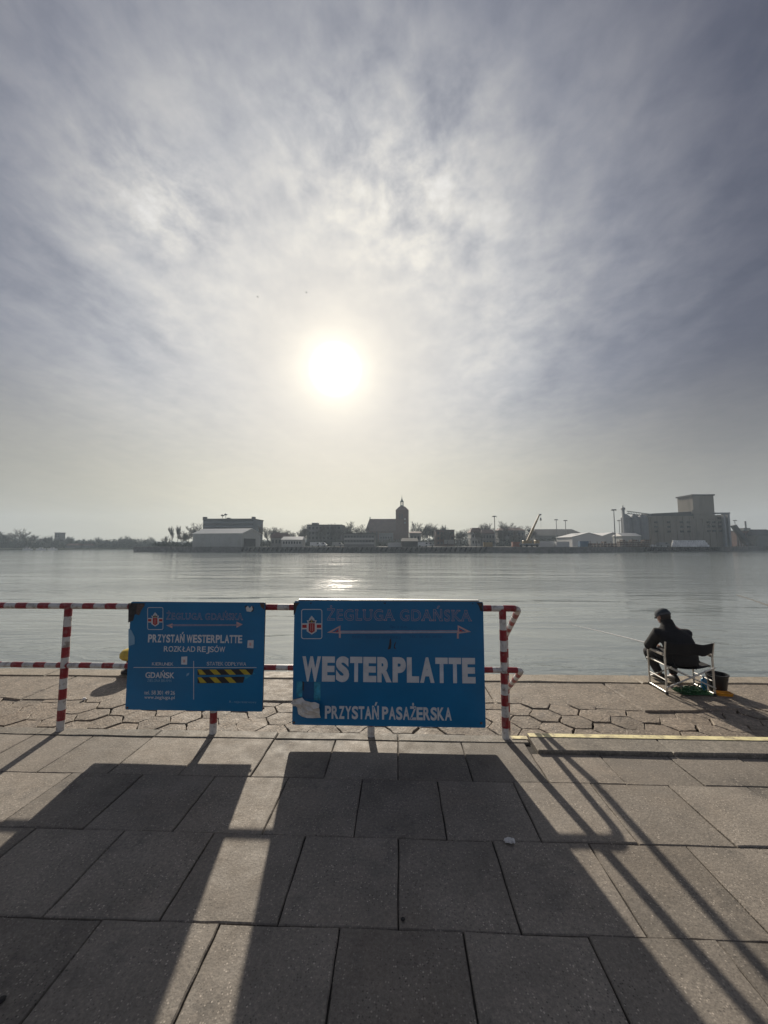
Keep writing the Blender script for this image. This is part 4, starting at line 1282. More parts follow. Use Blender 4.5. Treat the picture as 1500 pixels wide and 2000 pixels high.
for sd, sp, up in ((1, 1.0, .75), (2, .85, .95), (5, 1.15, .7), (8, .35, 1.6), (9, .95, .85), (14, 1.0, .75)):
    tr, cr = make_tree(sd, sp, up)
    # thicken twigs so that a crown at 200 m still reads as a grey veil
    TREES.append((tr.mesh('trunk', M_bark), cr.mesh('crown', M_twig), len(cr.f)))
tree_n = 0
def tree(px_, Y, ytop, label, group, kind=None, z=LZ, wide=1.0):
    global tree_n
    k = R.randrange(6) if kind is None else kind
    h = Z(ytop, Y, px_) - z
    o = empty('bare_tree', (X(px_, Y), Y, z), label, 'tree', group, rz=R.uniform(0, 6.28), scale=(h * wide, h * wide, h))
    inst(TREES[k][0], 'trunk', o); inst(TREES[k][1], 'crown', o)
    tree_n += 1
    return o

# undergrowth and woods that read as one mass
def wood(name, pts, label, n_tri, n_tree, size, m_=M_shrub):
    """pts: list of (x, y, height, z0, depth)"""
    rr = random.Random(len(label))
    q = MB()
    for (x0, y0, h0, z0, dp0), (x1, y1, h1, z1, dp1) in zip(pts, pts[1:]):
        L = math.hypot(x1 - x0, y1 - y0)
        for i in range(int(n_tri * L)):
            f_ = rr.random()
            hx_ = x0 + (x1 - x0) * f_; hy_ = y0 + (y1 - y0) * f_
            dpt = rr.uniform(0, dp0 + (dp1 - dp0) * f_)
            h = (h0 + (h1 - h0) * f_) * (0.62 + 0.6 * mnoise.noise(Vector((hx_ * 0.13, dpt * 0.2, 2.0))) + 0.25 * mnoise.noise(Vector((hx_ * 0.5, dpt, 5))))
            zz_ = z0 + max(0.3, h) * (rr.random() ** 1.15)
            c_ = Vector((hx_, hy_ + dpt, zz_))
            v = [c_ + Vector((rr.gauss(0, 1), rr.gauss(0, 1), rr.gauss(0, 1))) * size * rr.uniform(.5, 1) for _ in range(3)]
            q.add(v, [(0, 1, 2)])
        for i in range(int(n_tree * L)):
            f_ = rr.random(); k = rr.randrange(6)
            hh = (h0 + (h1 - h0) * f_) * rr.uniform(.8, 1.25); yy = rr.uniform(0, dp0)
            a_ = rr.uniform(0, 6.28); ca, sa = math.cos(a_) * hh, math.sin(a_) * hh
            for me_ in TREES[k][:2]:
                b_ = len(q.v)
                q.v += [(x0 + (x1 - x0) * f_ + v.co.x * ca - v.co.y * sa, y0 + (y1 - y0) * f_ + yy + v.co.x * sa + v.co.y * ca, z0 + v.co.z * hh) for v in me_.vertices]
                q.f += [tuple(b_ + i_ for i_ in p_.vertices) for p_ in me_.polygons]; q.m += [0] * len(me_.polygons)
    o = q.build(name, m_)
    return tag(o, label, 'wood', kind='stuff')
wood('far_wood', [(-420, 250, 8.5, WZ + .8, 25), (-262, 252, 9, WZ + .8, 25), (-235, 262, 7.0, WZ + .8, 25), (-212, 272, 8.0, WZ + .8, 22), (-192, 287, 8, WZ + .8, 14)], 'grey winter wood massed along the low shore at the far left', 260, 0.2, 0.5)
wood('distant_wood', [(-700, 655, 15, WZ + 1, 30), (-440, 655, 8, WZ + 1, 30), (-250, 655, 10, WZ + 1, 30), (300, 655, 17, WZ + 1, 30), (900, 655, 16, WZ + 1, 30)], 'pale hazy wood on the horizon beyond the harbour mouth', 30, 0.02, 2.0)
wood('undergrowth', [(-118, 180, 2.2, LZ, 8), (-103, 178, 3.4, LZ, 8), (-95, 184, 4.5, LZ, 8), (-60, 195, 4.0, LZ, 20), (-20, 205, 3.5, LZ, 15), (20, 216, 6.0, LZ, 16), (45, 216, 6.5, LZ, 14), (75, 215, 6.0, LZ, 16), (110, 232, 7.0, LZ, 15), (150, 245, 7.0, LZ, 15), (195, 265, 5.0, LZ, 15)], 'dark scrub and low bushes between the buildings on the far bank', 110, 0.0, 0.40)

for i, (px_, Y, yt, lb) in enumerate([
    (38, 262, 1031, 'tallest bare tree on the left shore, wide dark crown'), (12, 258, 1041, 'bare tree at the left picture edge on the far shore'),
    (62, 262, 1043, 'bare tree just right of the tallest one on the left shore'), (84, 264, 1047, 'low bare tree left of the square tower on the left shore'),
    (-10, 258, 1036, 'bare tree cut by the left picture edge on the far shore')]):
    tree(px_, Y, yt, lb, 'bare trees on the left shore', kind=[2, 0, 4, 5, 1][i], z=WZ + .8, wide=1.15)
TL = [(337, 184, 1027, 3, 'thin upright poplar, left one of the pair left of the metal hangar'), (346, 186, 1025, 3, 'thin upright poplar, right one of the pair left of the metal hangar'),
      (328, 182, 1046, 1, 'lowest bare tree at the left tip of the far bank'), (356, 190, 1040, 5, 'low rounded bare tree right of the two poplars'), (383, 192, 1020, 2, 'round bare tree crown against the left wall of the blue grey block'),
      (368, 188, 1038, 4, 'bare tree directly left of the metal hangar'), (511, 190, 1024, 3, 'upright bare tree directly right of the metal hangar'), (522, 196, 1029, 1, 'second bare tree right of the metal hangar'),
      (536, 200, 1028, 4, 'third bare tree right of the metal hangar'), (548, 203, 1031, 0, 'spreading bare tree between the hangar and the flat block'), (560, 208, 1041, 5, 'low bare tree left of the grey flat block'),
      (592, 205, 1030, 1, 'bare tree at the left corner of the grey flat block'), (603, 235, 1022, 4, 'bare tree rising over the left roof of the grey flat block'), (640, 205, 1023, 1, 'bare tree in front of the grey flat block, left one'),
      (652, 207, 1021, 3, 'bare tree in front of the grey flat block, right one'), (670, 230, 1024, 5, 'bare tree between the flat block and the rounded crown'), (690, 235, 1017, 2, 'broad rounded bare crown left of the church roof'),
      (702, 232, 1024, 0, 'smaller bare tree touching the left end of the church roof'), (813, 215, 1018, 1, 'bare tree first to the right of the church tower'), (826, 222, 1027, 5, 'low bare tree second to the right of the church tower'),
      (838, 220, 1020, 4, 'bare tree third to the right of the church tower'), (850, 226, 1025, 0, 'bare tree fourth to the right of the church tower'), (863, 222, 1023, 3, 'slender bare tree in front of the flat roofed house'),
      (902, 240, 1034, 5, 'small bare tree right of the flat roofed house'), (914, 240, 1031, 1, 'bare tree left of the pale gabled houses'), (946, 235, 1020, 4, 'tall bare tree left of the lamp mast near the crane'),
      (958, 232, 1022, 1, 'bare tree directly left of the lamp mast near the crane'), (976, 232, 1017, 2, 'largest bare tree right of the lamp mast near the crane'), (990, 236, 1021, 0, 'bare tree second to the right of that lamp mast'),
      (1003, 238, 1027, 5, 'low bare tree left of the crane boom'), (1017, 240, 1026, 4, 'bare tree behind the foot of the crane boom'), (1030, 242, 1026, 2, 'bare tree closest to the crane boom')]
TL += [(572, 212, 1036, 0, 'bare tree behind the long low pale shed'), (583, 214, 1034, 4, 'bare tree just left of the grey flat block corner'), (663, 206, 1029, 0, 'bare tree at the right corner of the grey flat block'), (874, 200, 1030, 5, 'bare tree in front of the right half of the flat roofed house'), (893, 205, 1036, 2, 'bare tree at the right corner of the flat roofed house'), (930, 200, 1033, 0, 'bare tree in front of the pale gabled house'), (985, 200, 1032, 4, 'bare tree in front of the long dark tiled roof'), (1012, 204, 1035, 1, 'bare tree before the right end of the long dark tiled roof')]
for px_, Y, yt, k, lb in TL:
    tree(px_, Y, yt, lb, 'bare trees on the far bank', kind=k, wide=1.15 if k != 3 else 0.75)

def add_windows(root, x0, x1, z0, z1, y, nx, nz, m_=None, fw=0.55, fh=0.5, frame=None):
    dx = (x1 - x0) / nx; dz = (z1 - z0) / nz
    for j in range(nz):
        for i in range(nx):
            q = MB(); cx = x0 + dx * (i + .5); cz = z0 + dz * (j + .5)
            q.box(cx - dx * fw / 2, cx + dx * fw / 2, y - 0.06, y + 0.05, cz - dz * fh / 2, cz + dz * fh / 2)
            q.build('window', m_ or M_glassd, root)

def block(name, px0, px1, ytop, Y, depth, label, cat='building', wallm=None, roofm=None, bands=0, wins=None, parapet=0.35):
    x0, x1 = X(px0, Y), X(px1, Y); zt = Z(ytop, Y, (px0 + px1) / 2)
    root = empty(name, ((x0 + x1) / 2, Y, LZ), label, cat)
    q = MB(); q.box(x0, x1, Y, Y + depth, LZ - .3, zt - parapet); q.build('wall', wallm or M_plast, root)
    q = MB(); q.box(x0 - .25, x1 + .25, Y - .25, Y + depth + .25, zt - parapet + .004, zt); q.build('roof', roofm or M_tar, root)
    if bands:
        hh = (zt - LZ) / bands
        for k in range(bands):
            q = MB(); q.box(x0 + .4, x1 - .4, Y - .08, Y + .1, LZ + hh * k + hh * .38, LZ + hh * k + hh * .78); q.build('window_band', M_glassd, root)
    if wins: add_windows(root, x0 + .5, x1 - .5, LZ + .6, zt - .6, Y, *wins)
    return root, x0, x1, zt

def house(name, px0, px1, yeave, yridge, Y, depth, label, wallm, roofm, along_x=True, wins=None, hip=0.0):
    x0, x1 = X(px0, Y), X(px1, Y); ze = Z(yeave, Y, (px0 + px1) / 2); zr = Z(yridge, Y + depth / 2 if along_x else Y, (px0 + px1) / 2)
    root = empty(name, ((x0 + x1) / 2, Y, LZ), label, 'house')
    q = MB(); q.box(x0, x1, Y, Y + depth, LZ - .3, ze)
    if not along_x:
        xm = (x0 + x1) / 2
        q.add([(x0, Y, ze), (x1, Y, ze), (xm, Y, zr - .1)], [(0, 1, 2)]); q.add([(x0, Y + depth, ze), (x1, Y + depth, ze), (xm, Y + depth, zr - .1)], [(0, 2, 1)])
    q.build('wall', wallm, root)
    q = MB(); e = 0.4
    if along_x:
        ym = Y + depth / 2; h = (x1 - x0) * hip
        q.add([(x0 - e, Y - e, ze), (x1 + e, Y - e, ze), (x1 - h, ym, zr), (x0 + h, ym, zr), (x0 - e, Y + depth + e, ze), (x1 + e, Y + depth + e, ze)], [(0, 1, 2, 3), (5, 4, 3, 2), (1, 5, 2), (4, 0, 3), (0, 4, 5, 1)])
    else:
        xm = (x0 + x1) / 2; t_ = .25
        for sx, xe in ((-1, x0 - e), (1, x1 + e)):
            q.add([(xe, Y - e, ze - .1), (xm, Y - e, zr), (xm, Y + depth + e, zr), (xe, Y + depth + e, ze - .1), (xe, Y - e, ze - .1 + t_), (xm, Y - e, zr + t_), (xm, Y + depth + e, zr + t_), (xe, Y + depth + e, ze - .1 + t_)],
                  [(0, 1, 5, 4), (4, 5, 6, 7), (3, 2, 1, 0), (2, 3, 7, 6), (0, 4, 7, 3), (1, 2, 6, 5)])
    rf = q.build('roof', roofm, root, fix=True)
    if wins: add_windows(root, x0 + .4, x1 - .4, LZ + .8, ze - .3, Y, *wins)
    return root, x0, x1, ze, zr

# ---- metal hangar seen on its corner
Y0 = 166.0
cor = Vector((X(472, Y0), Y0, 0)); lf = Vector((X(376, Y0 + 5.5), Y0 + 5.5, 0)); rt = Vector((X(508.5, Y0 + 11), Y0 + 11, 0)); bk = lf + (rt - cor)
ze = Z(1041.5, Y0, 470); zr = Z(1033.0, Y0 + 6, 480)
hg = empty('metal_hangar', (cor.x, cor.y, LZ), 'pale sheet metal hangar with low pitched roof at the left end of the far quay', 'hangar')
q = MB()
g0 = (cor + rt) / 2; g1 = (lf + bk) / 2
def P3(v, z): return (v.x, v.y, z)
q.add([P3(lf, LZ - .3), P3(cor, LZ - .3), P3(cor, ze), P3(lf, ze)], [(0, 1, 2, 3)])
q.add([P3(cor, LZ - .3), P3(rt, LZ - .3), P3(rt, ze), P3(g0, zr), P3(cor, ze)], [(0, 1, 2, 3, 4)])
q.add([P3(rt, LZ - .3), P3(bk, LZ - .3), P3(bk, ze), P3(rt, ze)], [(0, 1, 2, 3)])
q.add([P3(bk, LZ - .3), P3(lf, LZ - .3), P3(lf, ze), P3(g1, zr), P3(bk, ze)], [(0, 1, 2, 3, 4)])
q.build('wall', M_metal, hg)
q = MB(); o1 = (cor - rt).normalized() * .35; o2 = (rt - cor).normalized() * .35; oz = .25
e0 = (cor - lf).normalized() * .3
q.add([P3(lf + o1 - e0, ze), P3(cor + o1 + e0, ze), P3(g0 + e0, zr + oz), P3(g1 - e0, zr + oz), P3(bk + o2 - e0, ze), P3(rt + o2 + e0, ze)], [(0, 1, 2, 3), (4, 3, 2, 5)])
rf = q.build('roof', M_metalr, hg)
md = rf.modifiers.new('t', 'SOLIDIFY'); md.thickness = 0.2
dl = (lf - cor)
for k in range(10):   # wall panels set off by their ribs
    a_ = cor + dl * ((k + .5) / 10); u_ = dl.normalized() * .12; nn = Vector((dl.y, -dl.x, 0)).normalized() * (-.1 if Vector((dl.y, -dl.x, 0)).y > 0 else .1)
    q = MB(); q.add([P3(a_ - u_, LZ), P3(a_ + u_, LZ), P3(a_ + u_ + nn, LZ), P3(a_ - u_ + nn, LZ), P3(a_ - u_, ze - .3), P3(a_ + u_, ze - .3), P3(a_ + u_ + nn, ze - .3), P3(a_ - u_ + nn, ze - .3)],
                    [(0, 1, 5, 4), (1, 2, 6, 5), (2, 3, 7, 6), (3, 0, 4, 7), (4, 5, 6, 7)]); q.build('cladding_rib', M_metal, hg, fix=True)
dr = rt - cor; nn = Vector((dr.y, -dr.x, 0)).normalized() * .12
if nn.y > 0: nn = -nn
a_, c_ = cor + dr * .10, cor + dr * .72
q = MB(); q.add([P3(a_ + nn, LZ), P3(c_ + nn, LZ), P3(c_ + nn, LZ + (ze - LZ) * .62), P3(a_ + nn, LZ + (ze - LZ) * .62), P3(a_, LZ), P3(c_, LZ), P3(c_, LZ + (ze - LZ) * .62), P3(a_, LZ + (ze - LZ) * .62)], [(0, 1, 2, 3), (3, 2, 6, 7), (1, 5, 6, 2), (4, 0, 3, 7)]); q.build('sliding_door', M_dark, hg)

# ---- blue-grey block behind the hangar, with banded facade and rooftop aerials
root, x0, x1, zt = block('office_block', 395, 495, 1013, 205, 14, 'long blue grey flat roofed block with window bands behind the metal hangar', wallm=M_blockb, bands=7, parapet=.6)
for k in range(7):
    hh = (zt - LZ) / 7; q = MB(); q.box(x0 + .4, x1 - .4, 205 - .12, 205 + .1, LZ + hh * k + hh * .80, LZ + hh * k + hh * 1.02); q.build('spandrel', M_band, root)
for xx in (x0 + .6, x1 - .6):
    q = MB(); q.box(xx - .7, xx + .7, 205 - .3, 207, zt + .004, zt + 1.0); q.build('corner_pier', M_tar, root)
for px_, hh, rr_ in ((433, 2.1, 1.0), (439, 2.6, .9)):
    xx = X(px_, 210); q = MB(); q.tube([(xx, 210, zt), (xx, 210, zt + hh)], .12, 6); q.lathe([(.2, hh - .5), (rr_, hh - .1), (rr_, hh + .25), (.3, hh + .6)], (xx, 210, zt), 10); q.build('roof_aerial', M_steel, root)
q = MB(); q.box(X(441, 208), X(446, 208), 208, 210, zt + .004, zt + .7); q.build('roof_hatch', M_tar, root)

# ---- houses and blocks
house('small_house', 528, 558, 1050, 1041, 186, 8, 'small grey house with pitched roof right of the metal hangar', M_plast, M_tile, True, (4, 1))
house('small_house', 550, 590, 1054, 1048, 176, 6, 'long low pale shed at the quay left of the grey flat block', M_plastw, M_metalr, True, (7, 1))
root, x0, x1, zt = block('apartment_block', 599, 667, 1024.5, 216, 14, 'dark grey flat roofed apartment block left of the church', wallm=M_plast, wins=(9, 4), parapet=.5)
q = MB(); q.box(X(608, 218), X(620, 218), 218, 222, zt + .004, zt + 1.1); q.build('stair_head', M_plast, root)
root, x0, x1, zt = block('terminal_building', 672, 731, 1041, 186, 12, 'low two storey building with pale bands in front of the church nave', wallm=M_plast, parapet=.4)
for k in range(2):
    z_ = LZ + 1.2 + k * 2.2; q = MB(); q.box(x0 + .1, x1 - .1, 185.8, 186.1, z_, z_ + .9); q.build('pale_band', M_plastw, root)
    for i in range(10):
        xx = x0 + (x1 - x0) * (i + .5) / 10; q = MB(); q.box(xx - .5, xx + .5, 185.9, 186.1, z_ + .95, z_ + 1.9); q.build('window', M_glassd, root)

# ---- church: nave, tower, saddle-and-lantern top
CY = 262.0
chh = thing('brick_church', 760, CY, 'dark brick church with steep nave roof and square tower topped by a thin spire', 'church')
nx0, nx1 = X(713, CY), X(776, CY); ne = Z(1036, CY, 745); nr = Z(1013.5, CY + 8, 745)
q = MB(); q.box(nx0 + .6, nx1, CY + .5, CY + 15.5, LZ - .3, ne); q.build('nave_wall', M_brick, chh)
q = MB(); hipx = X(721.5, CY + 8)
q.add([(nx0, CY, ne - .4), (nx1, CY, ne - .4), (nx1, CY + 8, nr), (hipx, CY + 8, nr), (nx0, CY + 16, ne - .4), (nx1, CY + 16, ne - .4)], [(0, 1, 2, 3), (5, 4, 3, 2), (4, 0, 3), (1, 5, 2), (0, 4, 5, 1)])
rf = q.build('nave_roof', M_tile, chh, fix=True)
q = MB(); q.lathe([(.35, 0), (.35, 1.2), (.05, 2.0)], (hipx + .4, CY + 8, nr - .3), 6); q.build('ridge_turret', M_cop, rf and chh)
for k in range(7):
    xx = nx0 + 2 + k * (nx1 - nx0 - 4) / 6
    q = MB(); q.box(xx - .45, xx + .45, CY + .38, CY + .6, LZ + 3, ne - 1.3); q.lathe([(.45, 0), (.4, .25), (.2, .42)], (xx, CY + .5, ne - 1.3), 10); q.build('nave_window', M_glassd, chh)
    q = MB(); q.box(xx + 1.0, xx + 1.5, CY - .5, CY + .5, LZ - .3, ne - 1.2); q.build('buttress', M_brick, chh)
ax0, ax1 = X(740, CY - 6), X(768, CY - 6)
q = MB(); q.box(ax0, ax1, CY - 6, CY + .5, LZ - .3, Z(1041, CY - 6)); q.build('side_annex', M_plast, chh)
q = MB(); q.box(ax0 - .3, ax1 + .3, CY - 6.3, CY + .5, Z(1041, CY - 6) + .004, Z(1040, CY - 6)); q.build('annex_roof', M_tile, chh)
add_windows(chh, ax0 + .6, ax1 - .6, LZ + 4.5, LZ + 6.8, CY - 6, 5, 1)
tx0, tx1 = X(773, CY - 3), X(798.5, CY - 3); tw = tx1 - tx0
tz = Z(996, CY - 3, 785); tz2 = Z(988.5, CY - 3, 785)
ty0, ty1 = CY - 3, CY - 3 + tw
q = MB(); q.box(tx0, tx1, ty0, ty1, LZ - .3, tz); q.build('tower', M_brick, chh)
q = MB(); c_ = .28 * tw
q.add([(tx0, ty0, tz), (tx1, ty0, tz), (tx1, ty1, tz), (tx0, ty1, tz), (tx0 + c_, ty0 + c_, tz2), (tx1 - c_, ty0 + c_, tz2), (tx1 - c_, ty1 - c_, tz2), (tx0 + c_, ty1 - c_, tz2)],
      [(0, 1, 5, 4), (1, 2, 6, 5), (2, 3, 7, 6), (3, 0, 4, 7), (4, 5, 6, 7)]); q.build('tower_roof', M_tile, chh)
xm, ym = (tx0 + tx1) / 2 - .1, (ty0 + ty1) / 2
zl = Z(980, CY, 785); zs = Z(966, CY, 785)
q = MB(); q.lathe([(1.35, tz2 - .2), (1.3, tz2 + .9)], (xm, ym, 0), 8)
for k in range(6):
    a_ = k * math.pi / 3; q.tube([(xm + .95 * math.cos(a_), ym + .95 * math.sin(a_), tz2 + .8), (xm + .95 * math.cos(a_), ym + .95 * math.sin(a_), zl)], .2, 5)
q.build('lantern', M_cop, chh)
q = MB(); q.lathe([(1.35, zl), (1.2, zl + .4), (.6, zl + 1.3), (.28, zl + 2.4), (.1, zs - 1.2)], (xm, ym, 0), 8); q.tube([(xm, ym, zs - 1.3), (xm, ym, zs)], .07, 5); q.build('spire', M_cop, chh)
for k, (zz_, px_) in enumerate(((1014, 791), (1021, 791))):
    xx = X(px_, CY - 3); z_ = Z(zz_, CY - 3, px_); q = MB(); q.box(xx - .55, xx + .55, ty0 - .08, ty0 + .1, z_ - .55, z_ + .55); q.build('clock_face' if k == 0 else 'louvre', M_plastw if k == 0 else M_band, chh)
for xx in (tx0 + tw * .3, tx0 + tw * .5):
    q = MB(); q.box(xx - .35, xx + .35, ty0 - .07, ty0 + .1, tz - 6, tz - 2.5); q.build('louvre', M_dark, chh)
q = MB(); q.box(tx0 - 2.2, tx0 + 1.0, ty0 - 1.5, ty0 + .5, LZ - .3, Z(1036, CY - 4)); q.build('tower_porch', M_brick, chh)

house('boat_shed', 785, 816, 1057, 1051, 163, 7, 'dark gabled quay shed just right of the church tower foot', M_dark, M_tar, True)
root, *_ = house('small_house', 800, 822, 1041, 1038, 196, 7, 'low grey house with flat pitched roof behind the quay shed', M_plast, M_tile, True, (3, 1))
root, x0, x1, zt = block('flat_roofed_house', 851, 888, 1034.5, 206, 10, 'three storey flat roofed house right of the church', wallm=M_brick, wins=(5, 3))
q = MB(); q.box(X(868, 205), x1 - .3, 205.7, 206.1, LZ + 1.5, LZ + 3.6); q.build('pale_extension', M_plastw, root)
house('gabled_house', 920, 945, 1040, 1031, 212, 9, 'pale gabled house, left of two beside the lamp mast', M_plastw, M_tile, True, (4, 2), .2)
house('gabled_house', 942, 968, 1042, 1034, 208, 9, 'grey gabled house, right of two beside the lamp mast', M_plast, M_tile, True, (4, 2), .1)
house('gabled_house', 975, 1026, 1036, 1030.5, 226, 10, 'long dark tiled roof house left of the crane', M_plast, M_tile, True, (7, 2), .12)
# open canopy on posts by the quay
Yc = 160.0; x0, x1 = X(895, Yc), X(945, Yc); zc = Z(1052, Yc)
cn = empty('quay_canopy', ((x0 + x1) / 2, Yc, LZ), 'flat open canopy on posts at the quay left of the crane', 'canopy')
q = MB(); q.box(x0, x1, Yc, Yc + 5, zc - .25, zc); q.build('roof', M_steel, cn)
for xx in (x0 + .3, (x0 + x1) / 2, x1 - .3):
    q = MB(); q.tube([(xx, Yc + .4, LZ), (xx, Yc + .4, zc - .25)], .14, 6); q.build('post', M_steel, cn)

# ---- truck crane
Yk = 165.0
kb = Vector((X(1033, Yk), Yk, LZ)); kt = ony(1053.5, 1005, Yk)
cr_ = empty('truck_crane', kb, 'yellow truck crane with raised telescopic boom and hanging hook block', 'crane')
q = MB(); q.cbox(kb.x - 4.5, kb.x + 4.0, Yk - 1.2, Yk + 1.2, LZ + .7, LZ + 1.5, .15); q.build('chassis', M_steel, cr_)
q = MB(); q.cbox(kb.x + 2.4, kb.x + 4.2, Yk - 1.15, Yk + 1.15, LZ + 1.5, LZ + 2.9, .25); q.build('cab', M_craney, cr_)
q = MB(); q.cbox(kb.x - 2.6, kb.x + 1.0, Yk - 1.1, Yk + 1.1, LZ + 1.504, LZ + 2.8, .2); q.build('turret', M_craney, cr_)
for k in range(4):
    xx = kb.x - 3.6 + k * 2.2
    q = MB(); q.lathe([(.3, -.15), (.55, -.12), (.55, .12), (.3, .15)], (xx, Yk - 1.25, LZ + .55), 14, M=Matrix.Rotation(rad(90), 4, 'X')); q.build('wheel', M_rubber, cr_)
b0 = Vector((kb.x - .6, Yk, LZ + 2.6)); bd = (kt - b0)
for k, (t0, t1, hw) in enumerate(((0, .48, .45), (.44, .76, .36), (.72, 1.0, .28))):
    p0 = b0 + bd * t0; p1 = b0 + bd * t1; n_ = bd.normalized(); s_ = Vector((0, 1, 0)); u_ = s_.cross(n_)
    q = MB(); vs = [p + s_ * hw * a1 * .8 + u_ * hw * a2 for p in (p0, p1) for a1, a2 in ((-1, -1), (1, -1), (1, 1), (-1, 1))]
    q.add(vs, [(0, 1, 5, 4), (1, 2, 6, 5), (2, 3, 7, 6), (3, 0, 4, 7), (4, 5, 6, 7), (3, 2, 1, 0)]); q.build('boom_section', M_craney, cr_, fix=True)
hd = kt + Vector((.5, 0, -.1))
q = MB(); q.box(kt.x - .3, kt.x + .75, Yk - .25, Yk + .25, kt.z - .35, kt.z + .25); q.build('boom_head', M_steel, cr_)
q = MB(); q.tube([kt + bd.normalized() * -10.5 + Vector((.9, 0, -.6)), b0 + Vector((1.4, 0, -.3))], .22, 8); q.build('luffing_cylinder', M_steel, cr_)
q = MB(); q.tube([hd, hd - Vector((0, 0, 5.5))], .035, 4); q.build('hoist_rope', M_steel, cr_)
q = MB(); q.lathe([(.1, -.9), (.34, -.6), (.38, .0), (.15, .5)], hd - Vector((0, 0, 1.7)), 8); q.build('hook_block', M_steel, cr_)

# ---- lamp masts
for px_, yt, Y, lb in ((967, 1008, 200, 'thin lamp mast among the trees left of the crane'), (1088, 1014.5, 230, 'lamp mast, left of the pair right of the crane'), (1106, 1016, 230, 'lamp mast, right of the pair right of the crane'),
                       (1202, 995, 178, 'tallest lamp mast, standing left of the grain silo'), (1211.5, 1016, 250, 'small distant lamp mast against the left wall of the silo'), (1438.5, 1016, 250, 'lamp mast right of the grain silo')):
    zt = Z(yt, Y, px_); xx = X(px_, Y)
    o = empty('lamp_mast', (xx, Y, LZ), lb, 'lamp mast', 'lamp masts on the far bank')
    q = MB(); q.tube([(xx, Y, LZ), (xx, Y, zt)], [.28, .15], 6); q.build('pole', M_steel, o)
    q = MB(); q.lathe([(.3, -.35), (1.0, -.2), (1.0, .05), (.3, .15)], (xx, Y, zt), 10); q.build('lamp_ring', M_steel, o)
    for k in range(4):
        a_ = k * math.pi / 2; q = MB(); q.box(xx + math.cos(a_) * .95 - .22, xx + math.cos(a_) * .95 + .22, Y + math.sin(a_) * .95 - .22, Y + math.sin(a_) * .95 + .22, zt - .5, zt - .21); q.build('floodlight', M_steel, o)

# ---- long low hall with dark roof, white tents
house('long_hall', 1046, 1146, 1046, 1033.5, 240, 22, 'long low hall with dark uneven roof right of the crane', M_plast, M_tar, True, None, .12)
for i, (a0, a1, ye, yr, Y, lb) in enumerate(((1118, 1182, 1049, 1041, 205, 'white peaked storage tent, left one near the tall lamp mast'), (1172, 1222, 1049, 1040.5, 212, 'white peaked storage tent, right one beside the grain silo'))):
    house('storage_tent', a0, a1, ye, yr, Y, 20, lb, M_tent, M_tent, False)
for o in list(COL.objects):
    if o.name.startswith('storage_tent'): o['category'] = 'tent'
    if o.name.startswith('long_hall'): o['category'] = 'hall'

# ---- grain silo complex
def sp(px_, Y): return X(px_, Y)
SYY = 200.0
gs = thing('grain_silo', 1330, SYY, 'large concrete grain silo building with square head tower', 'silo')
x0, x1 = X(1268, SYY), X(1421, SYY); zt = Z(1006, SYY, 1340)
q = MB(); q.box(x0, x1, SYY, SYY + 18, LZ - .3, zt); q.build('silo_block', M_silo, gs)
q = MB()
p = [(x0 - .3, Z(1003.5, SYY, 1272)), (X(1358, SYY), Z(999, SYY, 1358)), (X(1358, SYY), zt - .4), (x0 - .3, zt - .4)]
q.add([(a_, SYY - .4, b_) for a_, b_ in p] + [(a_, SYY + 18.4, b_) for a_, b_ in p], [(0, 1, 2, 3), (7, 6, 5, 4), (0, 4, 5, 1), (3, 2, 6, 7), (0, 3, 7, 4), (1, 5, 6, 2)]); q.build('gallery_roof', M_tar, gs, fix=True)
hx0, hx1 = X(1358.5, SYY - .6), X(1400, SYY - .6); hz = Z(968.5, SYY, 1380)
q = MB(); q.box(hx0, hx1, SYY - .6, SYY + 10, zt - 2, hz); ht = q.build('head_tower', M_silo, gs)
q = MB(); q.box(hx0 - .5, hx1 + .4, SYY - 1.1, SYY + 10.5, hz + .004, hz + .7); q.build('tower_cornice', M_tar, gs)
q = MB(); q.box(X(1352, SYY), X(1378, SYY), SYY - 1.2, SYY - .62, Z(1004, SYY, 1365), Z(996.5, SYY, 1365)); q.build('stair_bay', M_silo, gs)
for k in range(12):
    xx = x0 + (x1 - x0) * (k + .5) / 12; q = MB(); q.box(xx - .35, xx + .35, SYY - .3, SYY + .05, LZ, zt - .45); q.build('pilaster', M_silo, gs)
for px_ in (1283, 1308, 1333, 1347, 1386, 1396, 1408):
    for yy in ((1020, 1029, 1038) if px_ < 1350 else (1012, 1020, 1028, 1037)):
        xx = X(px_, SYY); z_ = Z(yy, SYY, px_); q = MB(); q.box(xx - .75, xx + .75, SYY - .33, SYY - .0, z_ - .45, z_ + .45); q.build('window', M_dark, gs)
# right elevator frame
for px_ in (1419, 1427.5):
    xx = X(px_, SYY - 3); q = MB(); q.box(xx - .45, xx + .45, SYY - 3, SYY - 1.6, LZ, Z(1002, SYY - 3, px_)); q.build('elevator_leg', M_silom, gs)
q = MB(); q.box(X(1402, SYY - 3), X(1430, SYY - 3), SYY - 3.2, SYY - 1.4, Z(1003.5, SYY - 3, 1420), Z(1001, SYY - 3, 1420)); q.build('elevator_bridge', M_silom, gs)
for k in range(6):
    z_ = LZ + 2 + k * 2.2; q = MB(); q.tube([(X(1419, SYY - 3), SYY - 2.3, z_), (X(1427.5, SYY - 3), SYY - 2.3, z_ + 2.0)], .12, 5); q.build('brace', M_silom, gs)
